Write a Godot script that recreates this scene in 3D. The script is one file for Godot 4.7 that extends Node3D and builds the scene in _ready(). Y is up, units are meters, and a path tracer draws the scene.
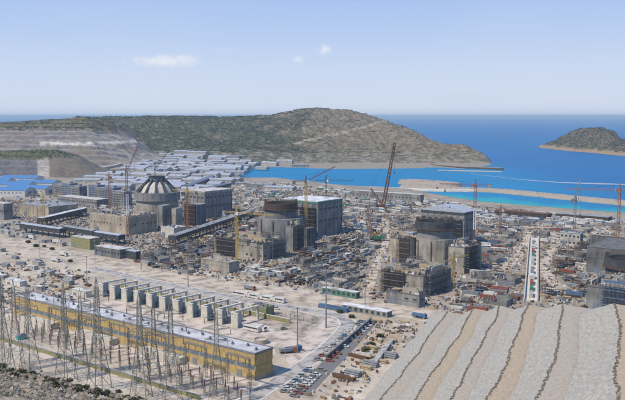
extends Node3D
# A power-station building site beside the sea, seen from a hill. The site grid is turned by YAW: local x runs along the row of units (towards the viewer's right), local -z towards the sea.
const YAW := -0.66
const SEA := -8.0
var M := {}
var T := {}
var P := {}
var used := {}
var occ := []
var rng := RandomNumberGenerator.new()
var nz := FastNoiseLite.new()

class MB:
	var v := PackedVector3Array()
	var n := PackedVector3Array()
	var c := PackedColorArray()
	var col := Color.WHITE
	var colored := false
	func tri(a: Vector3, b: Vector3, d: Vector3, na: Vector3, nb: Vector3, nd: Vector3) -> void:
		if (b - a).cross(d - a).dot(na + nb + nd) > 0.0:
			v.append(a); v.append(d); v.append(b)
			n.append(na); n.append(nd); n.append(nb)
		else:
			v.append(a); v.append(b); v.append(d)
			n.append(na); n.append(nb); n.append(nd)
		if colored:
			c.append(col); c.append(col); c.append(col)
	func quad(a: Vector3, b: Vector3, d: Vector3, e: Vector3, out: Vector3) -> void:
		var g := (b - a).cross(d - a)
		if g.length_squared() < 1e-12:
			g = (d - a).cross(e - a)
		g = g.normalized()
		if g.dot(out) < 0.0:
			g = -g
		tri(a, b, d, g, g, g)
		tri(a, d, e, g, g, g)
	func box(ct: Vector3, s: Vector3, b := Basis.IDENTITY) -> void:
		var x := b.x * s.x * 0.5
		var y := b.y * s.y * 0.5
		var z := b.z * s.z * 0.5
		quad(ct - x - y + z, ct + x - y + z, ct + x + y + z, ct - x + y + z, z)
		quad(ct - x - y - z, ct + x - y - z, ct + x + y - z, ct - x + y - z, -z)
		quad(ct + x - y - z, ct + x - y + z, ct + x + y + z, ct + x + y - z, x)
		quad(ct - x - y - z, ct - x - y + z, ct - x + y + z, ct - x + y - z, -x)
		quad(ct - x + y - z, ct + x + y - z, ct + x + y + z, ct - x + y + z, y)
		quad(ct - x - y - z, ct + x - y - z, ct + x - y + z, ct - x - y + z, -y)
	func base(x: float, y0: float, z: float, w: float, h: float, d: float) -> void:
		box(Vector3(x, y0 + h * 0.5, z), Vector3(w, h, d))
	func frame(p: Vector3, q: Vector3) -> Basis:
		var y := (q - p).normalized()
		var x := y.cross(Vector3.UP if absf(y.y) < 0.95 else Vector3.RIGHT).normalized()
		return Basis(x, y, x.cross(y))
	func beam(p: Vector3, q: Vector3, w: float) -> void:
		var f := frame(p, q)
		var x := f.x * w * 0.5
		var z := f.z * w * 0.5
		quad(p - x + z, p + x + z, q + x + z, q - x + z, z)
		quad(p - x - z, p + x - z, q + x - z, q - x - z, -z)
		quad(p + x - z, p + x + z, q + x + z, q + x - z, x)
		quad(p - x - z, p - x + z, q - x + z, q - x - z, -x)
	func cyl(p: Vector3, q: Vector3, r0: float, r1: float, k := 12, cap := true) -> void:
		var f := frame(p, q)
		for i in k:
			var a0 := TAU * i / k
			var a1 := TAU * (i + 1) / k
			var d0 := f.x * cos(a0) + f.z * sin(a0)
			var d1 := f.x * cos(a1) + f.z * sin(a1)
			tri(p + d0 * r0, p + d1 * r0, q + d1 * r1, d0, d1, d1)
			tri(p + d0 * r0, q + d1 * r1, q + d0 * r1, d0, d1, d0)
			if cap:
				tri(q, q + d0 * r1, q + d1 * r1, f.y, f.y, f.y)
				tri(p, p + d0 * r0, p + d1 * r0, -f.y, -f.y, -f.y)
	func ring(ct: Vector3, ri: float, ro: float, h: float, k := 40) -> void:
		var up := Vector3(0, h, 0)
		for i in k:
			var a0 := TAU * i / k
			var a1 := TAU * (i + 1) / k
			var d0 := Vector3(cos(a0), 0, sin(a0))
			var d1 := Vector3(cos(a1), 0, sin(a1))
			tri(ct + d0 * ro, ct + d1 * ro, ct + d1 * ro + up, d0, d1, d1)
			tri(ct + d0 * ro, ct + d1 * ro + up, ct + d0 * ro + up, d0, d1, d0)
			tri(ct + d0 * ri, ct + d1 * ri, ct + d1 * ri + up, -d0, -d1, -d1)
			tri(ct + d0 * ri, ct + d1 * ri + up, ct + d0 * ri + up, -d0, -d1, -d0)
			quad(ct + d0 * ri + up, ct + d1 * ri + up, ct + d1 * ro + up, ct + d0 * ro + up, Vector3.UP)
			quad(ct + d0 * ri, ct + d1 * ri, ct + d1 * ro, ct + d0 * ro, Vector3.DOWN)
	func prism(pts: PackedVector2Array, z0: float, z1: float) -> void:
		# profile in x, y extruded along z
		var ix := Geometry2D.triangulate_polygon(pts)
		for i in range(0, ix.size(), 3):
			for z in [z0, z1]:
				var nn := Vector3(0, 0, -1.0 if z == minf(z0, z1) else 1.0)
				tri(Vector3(pts[ix[i]].x, pts[ix[i]].y, z), Vector3(pts[ix[i + 1]].x, pts[ix[i + 1]].y, z), Vector3(pts[ix[i + 2]].x, pts[ix[i + 2]].y, z), nn, nn, nn)
		var cw := Geometry2D.is_polygon_clockwise(pts)
		for i in pts.size():
			var a := pts[i]
			var b := pts[(i + 1) % pts.size()]
			var o := Vector3(b.y - a.y, a.x - b.x, 0)
			if cw:
				o = -o
			quad(Vector3(a.x, a.y, z0), Vector3(b.x, b.y, z0), Vector3(b.x, b.y, z1), Vector3(a.x, a.y, z1), o)
	func slab(pts: PackedVector2Array, y0: float, y1: float) -> void:
		# plan outline in x, z with a thickness
		var ix := Geometry2D.triangulate_polygon(pts)
		for i in range(0, ix.size(), 3):
			tri(Vector3(pts[ix[i]].x, y1, pts[ix[i]].y), Vector3(pts[ix[i + 1]].x, y1, pts[ix[i + 1]].y), Vector3(pts[ix[i + 2]].x, y1, pts[ix[i + 2]].y), Vector3.UP, Vector3.UP, Vector3.UP)
		var cw := Geometry2D.is_polygon_clockwise(pts)
		for i in pts.size():
			var a := pts[i]
			var b := pts[(i + 1) % pts.size()]
			var o := Vector3(b.y - a.y, 0, a.x - b.x)
			if cw:
				o = -o
			quad(Vector3(a.x, y0, a.y), Vector3(b.x, y0, b.y), Vector3(b.x, y1, b.y), Vector3(a.x, y1, a.y), o)
	func truss(p: Vector3, q: Vector3, w0: float, w1: float, t: float, bays: int) -> void:
		# square lattice girder from p to q, w wide, members t thick
		var f := frame(p, q)
		var cs := [Vector2(-1, -1), Vector2(1, -1), Vector2(1, 1), Vector2(-1, 1)]
		for k in 4:
			var a: Vector2 = cs[k]
			var b: Vector2 = cs[(k + 1) % 4]
			beam(p + (f.x * a.x + f.z * a.y) * w0 * 0.5, q + (f.x * a.x + f.z * a.y) * w1 * 0.5, t)
			for i in bays:
				var u0 := float(i) / bays
				var u1 := float(i + 1) / bays
				var e0 := p.lerp(q, u0) + (f.x * a.x + f.z * a.y) * lerpf(w0, w1, u0) * 0.5
				var e1 := p.lerp(q, u1) + (f.x * b.x + f.z * b.y) * lerpf(w0, w1, u1) * 0.5
				if i % 2 == 1:
					e0 = p.lerp(q, u0) + (f.x * b.x + f.z * b.y) * lerpf(w0, w1, u0) * 0.5
					e1 = p.lerp(q, u1) + (f.x * a.x + f.z * a.y) * lerpf(w0, w1, u1) * 0.5
				beam(e0, e1, t * 0.7)
	func mesh() -> ArrayMesh:
		var arr := []
		arr.resize(Mesh.ARRAY_MAX)
		arr[Mesh.ARRAY_VERTEX] = v
		arr[Mesh.ARRAY_NORMAL] = n
		if colored:
			arr[Mesh.ARRAY_COLOR] = c
		var m := ArrayMesh.new()
		m.add_surface_from_arrays(Mesh.PRIMITIVE_TRIANGLES, arr)
		return m

func numbered(n: String) -> String:
	used[n] = int(used.get(n, -1)) + 1
	return n if used[n] == 0 else "%s_%03d" % [n, used[n]]

func tag(o: Node, label: String, category: String, group := "") -> void:
	o.set_meta("label", label)
	o.set_meta("category", category)
	if group != "":
		o.set_meta("group", group)
	elif o.has_meta("group"):
		o.remove_meta("group")

func thing(called: String, label: String, category: String, at: Vector3, turn := 0.0, group := "") -> Node3D:
	var o := Node3D.new()
	o.name = numbered(called)
	add_child(o)
	o.position = at
	o.rotation.y = turn
	tag(o, label, category, group)
	return o

func part(called: String, mb: MB, m: Material, parent: Node) -> MeshInstance3D:
	var o := MeshInstance3D.new()
	o.mesh = mb.mesh()
	o.material_override = m
	o.name = called
	parent.add_child(o, true)
	return o

func piece(called: String, mesh: Mesh, m: Material, parent: Node, at: Vector3, b := Basis.IDENTITY) -> MeshInstance3D:
	var o := MeshInstance3D.new()
	o.mesh = mesh
	o.material_override = m
	o.name = called
	parent.add_child(o, true)
	o.transform = Transform3D(b, at)
	return o

func struct(called: String, mb: MB, m: Material) -> MeshInstance3D:
	var o := part(called, mb, m, self)
	o.set_meta("kind", "structure")
	return o

func bare(called: String) -> Node3D:
	var o := Node3D.new()
	o.name = called
	return o

func put(key: String, at: Vector3, turn: float, label: String, category: String, group := "") -> Node3D:
	var o: Node3D = P[key].duplicate()
	o.name = numbered(String(P[key].name))
	add_child(o)
	o.position = at
	o.rotation.y = turn
	tag(o, label, category, group)
	return o

func keep(at: Vector3, size: Vector3, turn: float, pad := 0.0) -> void:
	occ.append([Vector2(at.x, at.z), size.x * 0.5 + pad, size.z * 0.5 + pad, cos(turn), sin(turn)])

func blocked(q: Vector2, r: float) -> bool:
	for o in occ:
		var d: Vector2 = q - o[0]
		var lx: float = absf(d.x * o[3] - d.y * o[4])
		var lz: float = absf(d.x * o[4] + d.y * o[3])
		if lx < o[1] + r and lz < o[2] + r:
			return true
	return false

func local(at: Vector3, turn: float, x: float, y: float, z: float) -> Vector3:
	return at + Vector3(x, y, z).rotated(Vector3.UP, turn)

func lin(r: float, g: float, b: float) -> Color:
	return Color(r, g, b).linear_to_srgb()

func mt(key: String, c: Color, rough: float, tex := "grain", scale := Vector3(0.05, 0.05, 0.05), metal := 0.0) -> void:
	var m := StandardMaterial3D.new()
	m.albedo_color = c
	m.roughness = rough
	m.metallic = metal
	m.metallic_specular = 0.35
	m.cull_mode = BaseMaterial3D.CULL_DISABLED
	if tex != "":
		m.albedo_texture = T[tex]
		m.uv1_triplanar = true
		m.uv1_world_triplanar = true
		m.uv1_scale = scale
	M[key] = m

func noise_tex(freq: float, octaves: int, stops: Array, size := 512, sd := 3, type := FastNoiseLite.TYPE_SIMPLEX_SMOOTH) -> ImageTexture:
	var f := FastNoiseLite.new()
	f.seed = sd
	f.noise_type = type
	f.frequency = freq
	f.fractal_octaves = octaves
	f.fractal_gain = 0.6
	var src := f.get_seamless_image(size, size)
	src.convert(Image.FORMAT_L8)
	var d := src.get_data()
	var lut := PackedByteArray()
	for i in 256:
		var t := i / 255.0
		var val := 0.0
		for k in range(stops.size() - 1):
			if t >= stops[k][0] and t <= stops[k + 1][0]:
				val = lerpf(stops[k][1], stops[k + 1][1], (t - stops[k][0]) / (stops[k + 1][0] - stops[k][0]))
		lut.append(int(clampf(val, 0, 1) * 255))
	for i in d.size():
		d[i] = lut[d[i]]
	var im := Image.create_from_data(size, size, false, Image.FORMAT_L8, d)
	im.convert(Image.FORMAT_RGB8)
	im.generate_mipmaps()
	return ImageTexture.create_from_image(im)

func normal_tex(freq: float, strength: float, sd: int) -> ImageTexture:
	var f := FastNoiseLite.new()
	f.seed = sd
	f.frequency = freq
	f.fractal_octaves = 5
	f.fractal_gain = 0.6
	var im := f.get_seamless_image(512, 512)
	im.convert(Image.FORMAT_RGB8)
	im.bump_map_to_normal_map(strength)
	return ImageTexture.create_from_image(im)

func sky_image() -> ImageTexture:
	var w := 2048
	var h := 1024
	var im := Image.create(w, h, false, Image.FORMAT_RGBF)
	var stops := [[-90.0, lin(0.10, 0.16, 0.25)], [-3.0, lin(0.45, 0.58, 0.76)], [-0.3, lin(0.63, 0.715, 0.85)], [0.6, lin(0.67, 0.735, 0.865)], [3.0, lin(0.60, 0.70, 0.88)], [6.0, lin(0.47, 0.61, 0.88)], [9.0, lin(0.375, 0.53, 0.86)], [18.0, lin(0.26, 0.45, 0.80)], [45.0, lin(0.15, 0.32, 0.68)], [90.0, lin(0.10, 0.24, 0.58)]]
	var cn := FastNoiseLite.new()
	cn.seed = 11
	cn.frequency = 0.35
	cn.fractal_octaves = 5
	var clouds := [[-10.3, 3.85, 2.7, 0.42, 0.85], [-9.0, 4.0, 1.3, 0.40, 0.7], [-11.4, 3.75, 1.2, 0.35, 0.6], [-1.1, 4.0, 0.7, 0.24, 0.6], [0.85, 4.65, 0.55, 0.38, 0.85], [11.0, 1.9, 2.2, 0.20, 0.18], [18.0, 1.2, 3.0, 0.25, 0.2], [-6.0, 4.6, 1.0, 0.2, 0.2], [40.0, 7.0, 5.0, 0.8, 0.5], [-50.0, 9.0, 6.0, 1.0, 0.5], [100.0, 12.0, 8.0, 1.4, 0.5], [160.0, 10.0, 7.0, 1.2, 0.5], [-120.0, 14.0, 8.0, 1.5, 0.5]]
	for j in h:
		var el := 90.0 - (j + 0.5) / h * 180.0
		var c := Color.WHITE
		for k in range(stops.size() - 1):
			if el >= stops[k][0] and el <= stops[k + 1][0]:
				var u: float = (el - stops[k][0]) / (stops[k + 1][0] - stops[k][0])
				c = stops[k][1].srgb_to_linear().lerp(stops[k + 1][1].srgb_to_linear(), u)
		im.fill_rect(Rect2i(0, j, w, 1), c)
		if el < 0.0 or el > 20.0:
			continue
		for i in w:
			var az := (i + 0.5) / w * 360.0
			if az > 180.0:
				az -= 360.0
			var wash := 0.10 * clampf(cn.get_noise_3d(cos(deg_to_rad(az)) * 7.0, sin(deg_to_rad(az)) * 7.0, el * 0.5) + 0.25, 0, 1)
			var a := wash
			for cl in clouds:
				var dx: float = (az - cl[0]) / cl[2]
				var dy: float = (el - cl[1]) / cl[3]
				if absf(dx) < 1.6 and absf(dy) < 2.2:
					var q := 1.0 - sqrt(dx * dx + dy * dy) + cn.get_noise_2d(az * 7.0, el * 11.0) * 0.9
					a = maxf(a, cl[4] * smoothstep(0.0, 0.9, q))
			if a > 0.0:
				im.set_pixel(i, j, c.lerp(Color(0.86, 0.88, 0.92), a))
	return ImageTexture.create_from_image(im)

func _ready() -> void:
	rng.seed = 20240
	nz.seed = 5
	nz.frequency = 1.0
	nz.fractal_octaves = 4
	# ---- camera, sky, sun, exposure
	var cam := Camera3D.new()
	cam.name = "camera"
	cam.position = Vector3(0, 121, 0)
	cam.fov = 28.07
	cam.rotation.x = -0.10400
	cam.near = 1.0
	cam.far = 90000.0
	add_child(cam)
	cam.current = true
	var we := WorldEnvironment.new()
	we.name = "environment"
	var e := Environment.new()
	e.background_mode = Environment.BG_SKY
	var sk := Sky.new()
	var pm := PanoramaSkyMaterial.new()
	pm.panorama = sky_image()
	pm.energy_multiplier = 1.0
	sk.sky_material = pm
	e.sky = sk
	e.tonemap_mode = Environment.TONE_MAPPER_LINEAR
	e.tonemap_exposure = 1.0
	e.sdfgi_enabled = true
	e.ssao_enabled = true
	e.ssil_enabled = true
	e.fog_enabled = true
	e.fog_density = 0.000065
	e.fog_light_color = Color(0.76, 0.89, 1.0)
	we.environment = e
	add_child(we)
	var sun := DirectionalLight3D.new()
	sun.name = "sun"
	sun.light_energy = 1.6
	sun.light_angular_distance = 0.6
	sun.light_color = Color(1.0, 0.94, 0.85)
	sun.shadow_enabled = true
	add_child(sun)
	sun.look_at_from_position(Vector3(-0.72, 1.05, 0.52) * 100.0, Vector3.ZERO)
	textures()
	setting()
	objects()
	for k in P:
		P[k].free()

func textures() -> void:
	T.grain = noise_tex(0.02, 5, [[0.0, 0.74], [0.35, 0.84], [0.65, 0.95], [1.0, 1.0]], 512, 3)
	T.blotch = noise_tex(0.006, 5, [[0.0, 0.6], [0.4, 0.82], [0.6, 0.92], [1.0, 1.0]], 512, 4)
	T.ground = noise_tex(0.03, 7, [[0.0, 0.82], [0.3, 0.9], [0.5, 0.945], [0.7, 0.98], [1.0, 1.0]], 1024, 6)
	T.dirt = noise_tex(0.010, 7, [[0.0, 0.62], [0.35, 0.8], [0.5, 0.92], [0.7, 0.97], [1.0, 1.0]], 1024, 16)
	T.rock = noise_tex(0.03, 6, [[0.0, 0.6], [0.35, 0.8], [0.55, 0.93], [1.0, 1.0]], 512, 8)
	T.rocknormal = normal_tex(0.02, 9.0, 9)
	T.fleck = noise_tex(0.09, 2, [[0.0, 0.55], [0.42, 0.7], [0.5, 0.92], [1.0, 1.0]], 512, 12, FastNoiseLite.TYPE_CELLULAR)
	var g := Vector3(0.05, 0.05, 0.05)
	var st := Vector3(0.05, 0.018, 0.05)
	mt("concrete", lin(0.37, 0.35, 0.31), 0.9, "blotch", st)
	mt("concrete_pale", lin(0.56, 0.54, 0.49), 0.9, "grain", st)
	mt("concrete_beige", lin(0.43, 0.385, 0.31), 0.9, "blotch", st)
	mt("concrete_grey", lin(0.255, 0.26, 0.265), 0.9, "blotch", st)
	mt("concrete_dark", lin(0.16, 0.165, 0.17), 0.9, "blotch", st)
	mt("steel_dark", lin(0.07, 0.075, 0.085), 0.6, "blotch", g)
	mt("steel_grey", lin(0.22, 0.24, 0.27), 0.55, "grain", g)
	mt("steel_blue", lin(0.17, 0.21, 0.29), 0.55, "grain", st)
	mt("pylon_steel", lin(0.17, 0.18, 0.17), 0.55, "", g)
	mt("rust", lin(0.16, 0.085, 0.05), 0.85, "blotch", Vector3(0.2, 0.2, 0.2))
	mt("rust_dark", lin(0.085, 0.06, 0.045), 0.85, "blotch", Vector3(0.2, 0.2, 0.2))
	mt("white", lin(0.62, 0.62, 0.60), 0.6, "grain", st)
	mt("white_dirty", lin(0.46, 0.45, 0.43), 0.7, "blotch", g)
	mt("roof_pale", lin(0.60, 0.60, 0.58), 0.8, "blotch", Vector3(0.03, 0.03, 0.03))
	mt("roof_white", lin(0.74, 0.76, 0.80), 0.6, "blotch", Vector3(0.03, 0.03, 0.03))
	mt("roof_switch", lin(0.56, 0.57, 0.60), 0.7, "blotch", Vector3(0.02, 0.02, 0.02))
	mt("roof_camp", lin(0.52, 0.55, 0.62), 0.6, "blotch", Vector3(0.03, 0.03, 0.03))
	mt("roof_blue", lin(0.10, 0.26, 0.55), 0.5, "grain", g)
	mt("roof_lilac", lin(0.42, 0.47, 0.57), 0.6, "grain", g)
	mt("roof_grey", lin(0.33, 0.35, 0.38), 0.7, "blotch", Vector3(0.03, 0.03, 0.03))
	mt("roof_green", lin(0.10, 0.22, 0.17), 0.7, "grain", g)
	mt("yellow_wall", lin(0.47, 0.35, 0.155), 0.85, "grain", Vector3(0.06, 0.02, 0.06))
	mt("glass", lin(0.10, 0.15, 0.20), 0.15, "", g)
	mt("glass_dark", lin(0.03, 0.04, 0.05), 0.2, "", g)
	mt("black", lin(0.03, 0.03, 0.032), 0.8, "", g)
	mt("tyre", lin(0.02, 0.02, 0.02), 0.9, "", g)
	mt("crane_yellow", lin(0.40, 0.28, 0.08), 0.55, "", g)
	mt("crane_orange", lin(0.28, 0.13, 0.07), 0.55, "", g)
	mt("crane_red", lin(0.20, 0.07, 0.05), 0.55, "", g)
	mt("crane_white", lin(0.70, 0.70, 0.70), 0.5, "", g)
	mt("paint_blue", lin(0.09, 0.17, 0.31), 0.5, "grain", g)
	mt("paint_green", lin(0.05, 0.20, 0.12), 0.6, "grain", g)
	mt("paint_teal", lin(0.05, 0.38, 0.38), 0.5, "grain", g)
	mt("paint_red", lin(0.26, 0.09, 0.06), 0.6, "grain", g)
	mt("paint_silver", lin(0.50, 0.51, 0.53), 0.35, "", g)
	mt("paint_grey", lin(0.18, 0.19, 0.20), 0.4, "", g)
	mt("timber", lin(0.40, 0.28, 0.15), 0.85, "grain", Vector3(0.2, 0.2, 0.2))
	mt("ply", lin(0.46, 0.37, 0.24), 0.8, "grain", Vector3(0.2, 0.2, 0.2))
	mt("asphalt", lin(0.17, 0.17, 0.175), 0.9, "ground", Vector3(0.02, 0.02, 0.02))
	mt("road_pale", lin(0.52, 0.45, 0.37), 0.95, "dirt", Vector3(0.0075, 0.0075, 0.0075))
	mt("road_concrete", lin(0.55, 0.485, 0.43), 0.9, "dirt", Vector3(0.009, 0.009, 0.009))
	mt("road_grey", lin(0.40, 0.385, 0.375), 0.9, "dirt", Vector3(0.012, 0.012, 0.012))
	mt("pad_brown", lin(0.41, 0.35, 0.30), 0.95, "dirt", Vector3(0.011, 0.011, 0.011))
	mt("kerb", lin(0.66, 0.64, 0.60), 0.9, "grain", g)
	mt("insulator", lin(0.16, 0.07, 0.04), 0.35, "", g)
	mt("rock_face", lin(0.435, 0.425, 0.39), 0.95, "rock", Vector3(0.045, 0.045, 0.045))
	M.rock_face.normal_enabled = true
	M.rock_face.normal_texture = T.rocknormal
	M.rock_face.normal_scale = 0.25
	mt("bench_soil", lin(0.39, 0.35, 0.30), 0.95, "ground", Vector3(0.02, 0.02, 0.02))
	mt("bench_tan", lin(0.40, 0.335, 0.255), 0.95, "ground", Vector3(0.02, 0.02, 0.02))
	mt("crest_dark", lin(0.20, 0.18, 0.15), 0.95, "rock", Vector3(0.1, 0.1, 0.1))
	mt("rubble", lin(0.38, 0.34, 0.29), 0.95, "rock", Vector3(0.05, 0.05, 0.05))
	mt("land", Color.WHITE, 0.95, "ground", Vector3(0.009, 0.009, 0.009))
	M.land.vertex_color_use_as_albedo = true
	mt("hill", Color.WHITE, 0.95, "fleck", Vector3(0.012, 0.012, 0.012))
	M.hill.vertex_color_use_as_albedo = true
	mt("tint", Color.WHITE, 0.85, "grain", g)
	M.tint.vertex_color_use_as_albedo = true
	mt("sea", Color.WHITE, 0.42, "", g)
	M.sea.vertex_color_use_as_albedo = true
	M.sea.metallic_specular = 0.12
	M.sea.normal_enabled = true
	M.sea.normal_texture = T.rocknormal
	M.sea.normal_scale = 0.25
	M.sea.uv1_triplanar = true
	M.sea.uv1_world_triplanar = true
	M.sea.uv1_scale = Vector3(0.008, 0.008, 0.008)
	mt("foliage", lin(0.095, 0.11, 0.045), 0.9, "grain", g)
	mt("foliage_dry", lin(0.17, 0.155, 0.075), 0.9, "grain", g)
	for k in ["foliage", "foliage_dry"]:
		M[k].vertex_color_use_as_albedo = true
		M[k].backlight_enabled = true
		M[k].backlight = lin(0.03, 0.05, 0.015)

# ------------------------------------------------------------------ the setting
func lerp_list(xs: Array, ys: Array, x: float) -> float:
	if x <= xs[0]:
		return ys[0]
	for i in range(xs.size() - 1):
		if x <= xs[i + 1]:
			return lerpf(ys[i], ys[i + 1], (x - xs[i]) / (xs[i + 1] - xs[i]))
	return ys[ys.size() - 1]

func sheet(xs: Array, zs: Array, hf: Callable, cf: Callable) -> MB:
	# a height sheet over a grid of plan points: xs are spreads per unit of depth, zs depths
	var mb := MB.new()
	mb.colored = true
	var nx := xs.size()
	var nzr := zs.size()
	var pts := PackedVector3Array()
	pts.resize(nx * nzr)
	for j in nzr:
		for i in nx:
			var x: float = xs[i] * zs[j]
			var z: float = -zs[j]
			pts[j * nx + i] = Vector3(x, hf.call(x, z), z)
	var nor := PackedVector3Array()
	nor.resize(nx * nzr)
	var cols := PackedColorArray()
	cols.resize(nx * nzr)
	for j in nzr:
		for i in nx:
			var a := pts[j * nx + maxi(i - 1, 0)]
			var b := pts[j * nx + mini(i + 1, nx - 1)]
			var c := pts[maxi(j - 1, 0) * nx + i]
			var d := pts[mini(j + 1, nzr - 1) * nx + i]
			var g := (b - a).cross(d - c)
			if g.y < 0.0:
				g = -g
			nor[j * nx + i] = g.normalized()
			cols[j * nx + i] = cf.call(pts[j * nx + i], nor[j * nx + i])
	for j in nzr - 1:
		for i in nx - 1:
			var q := j * nx + i
			for k in [q, q + nx, q + 1, q + 1, q + nx, q + nx + 1]:
				mb.v.append(pts[k])
				mb.n.append(nor[k])
				mb.c.append(cols[k])
	return mb

func steps(a: float, b: float, n: int, power := 1.0) -> Array:
	var r := []
	for i in n + 1:
		r.append(lerpf(a, b, pow(float(i) / n, power)))
	return r

var shore := []
func shore_dist(x: float, z: float) -> float:
	# signed distance to the waterline of the plateau, positive on land
	var q := Vector2(x, z)
	var best := 1e9
	var sgn := 1.0
	for i in range(shore.size() - 1):
		var a: Vector2 = shore[i]
		var b: Vector2 = shore[i + 1]
		var p := Geometry2D.get_closest_point_to_segment(q, a, b)
		var d := p.distance_squared_to(q)
		if d < best:
			best = d
			sgn = 1.0 if (b - a).cross(q - a) > 0.0 else -1.0
	return sqrt(best) * sgn

func n2(x: float, z: float, s: float) -> float:
	return nz.get_noise_2d(x / s, z / s)

func road(called: String, pts: Array, width: float, m: Material, y: float, thick := 0.0) -> MeshInstance3D:
	var mb := MB.new()
	var c := Curve3D.new()
	for i in pts.size():
		var p: Vector3 = pts[i]
		var t := Vector3.ZERO
		if i > 0 and i < pts.size() - 1:
			t = (pts[i + 1] - pts[i - 1]) * 0.18
		c.add_point(Vector3(p.x, y, p.z), -t, t)
	var n := int(c.get_baked_length() / 6.0) + 2
	var l0 := Vector3.ZERO
	var r0 := Vector3.ZERO
	for i in n:
		var o := c.get_baked_length() * i / (n - 1)
		var p := c.sample_baked(o)
		var d := (c.sample_baked(minf(o + 2.0, c.get_baked_length())) - c.sample_baked(maxf(o - 2.0, 0.0))).normalized()
		var s := Vector3(-d.z, 0, d.x) * width * 0.5 * (1.0 + 0.06 * n2(p.x, p.z, 20.0))
		var l := p - s
		var r := p + s
		if i > 0:
			mb.quad(l0, r0, r, l, Vector3.UP)
			if thick > 0.0:
				var u := Vector3(0, -thick, 0)
				mb.quad(l0, l, l + u, l0 + u, -s)
				mb.quad(r0, r, r + u, r0 + u, s)
			if i % 2 == 0:
				occ.append([Vector2(p.x, p.z), 4.0 + width * 0.3, width * 0.5, 1.0, 0.0])
		l0 = l
		r0 = r
	return struct(called, mb, m)

func yard(called: String, poly: PackedVector2Array, m: Material, y: float) -> MeshInstance3D:
	var mb := MB.new()
	mb.slab(poly, y - 0.3, y)
	return struct(called, mb, m)

func ground_height(x: float, z: float) -> float:
	var d := shore_dist(x, z)
	var h := 0.0
	if d < 6.0:
		h = lerpf(0.0, -16.0, clampf((6.0 - d) / 20.0, 0, 1))
	if -z > 1250.0 and d > 14.0:
		h += maxf(0.0, n2(x, z, 160.0)) * 5.0 * clampf((-z - 1250.0) / 200.0, 0, 1) * clampf((-x - 180.0) / 150.0, 0, 1)
	# the near hillside at the lower left
	var near := front_rise(x, z)
	return h + near

func front_rise(x: float, z: float) -> float:
	var a := Vector3(-152.4, 0.0, -379.6)
	var b := Vector3(-69.2, 0.0, -330.1)
	var d := Vector2(b.x - a.x, b.z - a.z).normalized()
	var s := Vector2(x - a.x, z - a.z).dot(Vector2(-d.y, d.x))
	if s < 0.0:
		return 0.0
	return minf(s * 0.34, 40.0) + minf(s * 0.3, 1.0) * (n2(x, z, 16.0) * 2.5 + n2(x, z, 5.0) * 1.3)

func ground_color(p: Vector3, nor: Vector3) -> Color:
	var x := p.x
	var z := p.z
	var c := Color(0.44, 0.385, 0.315)
	var a := n2(x, z, 60.0)
	var b := n2(x + 500.0, z, 22.0)
	var d := n2(x, z + 900.0, 9.0)
	c = c.lerp(Color(0.60, 0.54, 0.455), clampf(a * 1.6 + d * 0.5, 0, 1))
	c = c.lerp(Color(0.25, 0.22, 0.19), clampf(b * 1.5 - 0.15, 0, 0.8))
	c = c.lerp(Color(0.20, 0.17, 0.14), clampf(d * 2.0 - 0.35, 0, 0.7))
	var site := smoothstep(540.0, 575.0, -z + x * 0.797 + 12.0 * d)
	# darker grey-brown earth of the building site beyond the haul road
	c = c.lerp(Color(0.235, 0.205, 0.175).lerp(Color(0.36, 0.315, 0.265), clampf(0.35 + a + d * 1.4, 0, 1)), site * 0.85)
	# brown earth between the parked-car street and the terraces
	var e := Vector2(x, z).distance_to(Vector2(29.2, -435.2))
	if e < 75.0:
		c = c.lerp(Color(0.36, 0.25, 0.15).lerp(Color(0.5, 0.42, 0.32), clampf(0.5 + b * 1.3, 0, 1)), 0.8 * (1.0 - e / 75.0))
	if p.y > 1.0 and -z < 420.0:
		c = Color(0.40, 0.335, 0.255).lerp(Color(0.13, 0.105, 0.075), clampf(0.35 + d * 2.2 + b, 0, 1))
		c = c.lerp(Color(0.10, 0.11, 0.05), clampf(b * 2.0 - 0.3, 0, 0.7))
	var s := shore_dist(x, z)
	if s < 12.0:
		c = Color(0.25, 0.22, 0.19)
	return c

func setting() -> void:
	for p in [Vector3(-2366.2, -8.0, -1866.3), Vector3(-283.3, -8.0, -2012.2), Vector3(-185.5, -8.0, -1936.5), Vector3(-141.8, -8.0, -1604.0), Vector3(-75.4, -8.0, -1604.0), Vector3(58.1, -8.0, -1425.5), Vector3(165.3, -8.0, -1350.3), Vector3(200.4, -8.0, -1251.1), Vector3(242.7, -8.0, -1152.2), Vector3(332.7, -8.0, -1067.6), Vector3(414.4, -8.0, -1004.3), Vector3(839.3, -8.0, -555.1)]:
		shore.append(Vector2(p.x, p.z))
	# keep the sign convention: land lies towards the viewer
	var gs := steps(-0.62, 0.62, 260)
	var gz := steps(190.0, 2500.0, 330, 1.7)
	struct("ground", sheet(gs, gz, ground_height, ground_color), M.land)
	# ---- sea
	var sz := [700.0]
	while sz[sz.size() - 1] < 41500.0:
		sz.append(sz[sz.size() - 1] * 1.045)
	struct("sea", sheet(steps(-1.1, 1.1, 120), sz, func(_x, _z): return SEA, sea_color), M.sea)
	# ---- headland with the hill
	struct("headland", sheet(steps(-0.42, 0.34, 300), steps(1880.0, 3700.0, 130), head_height, head_color), M.hill)
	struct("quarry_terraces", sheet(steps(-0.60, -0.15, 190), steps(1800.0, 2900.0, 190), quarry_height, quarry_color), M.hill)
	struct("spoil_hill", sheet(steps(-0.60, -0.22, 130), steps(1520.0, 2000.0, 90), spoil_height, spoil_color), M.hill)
	struct("island", sheet(steps(0.24, 0.60, 160), steps(2280.0, 3900.0, 130), island_height, island_color), M.hill)
	scrub()
	breakwater()
	terraces()
	roads()

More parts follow.
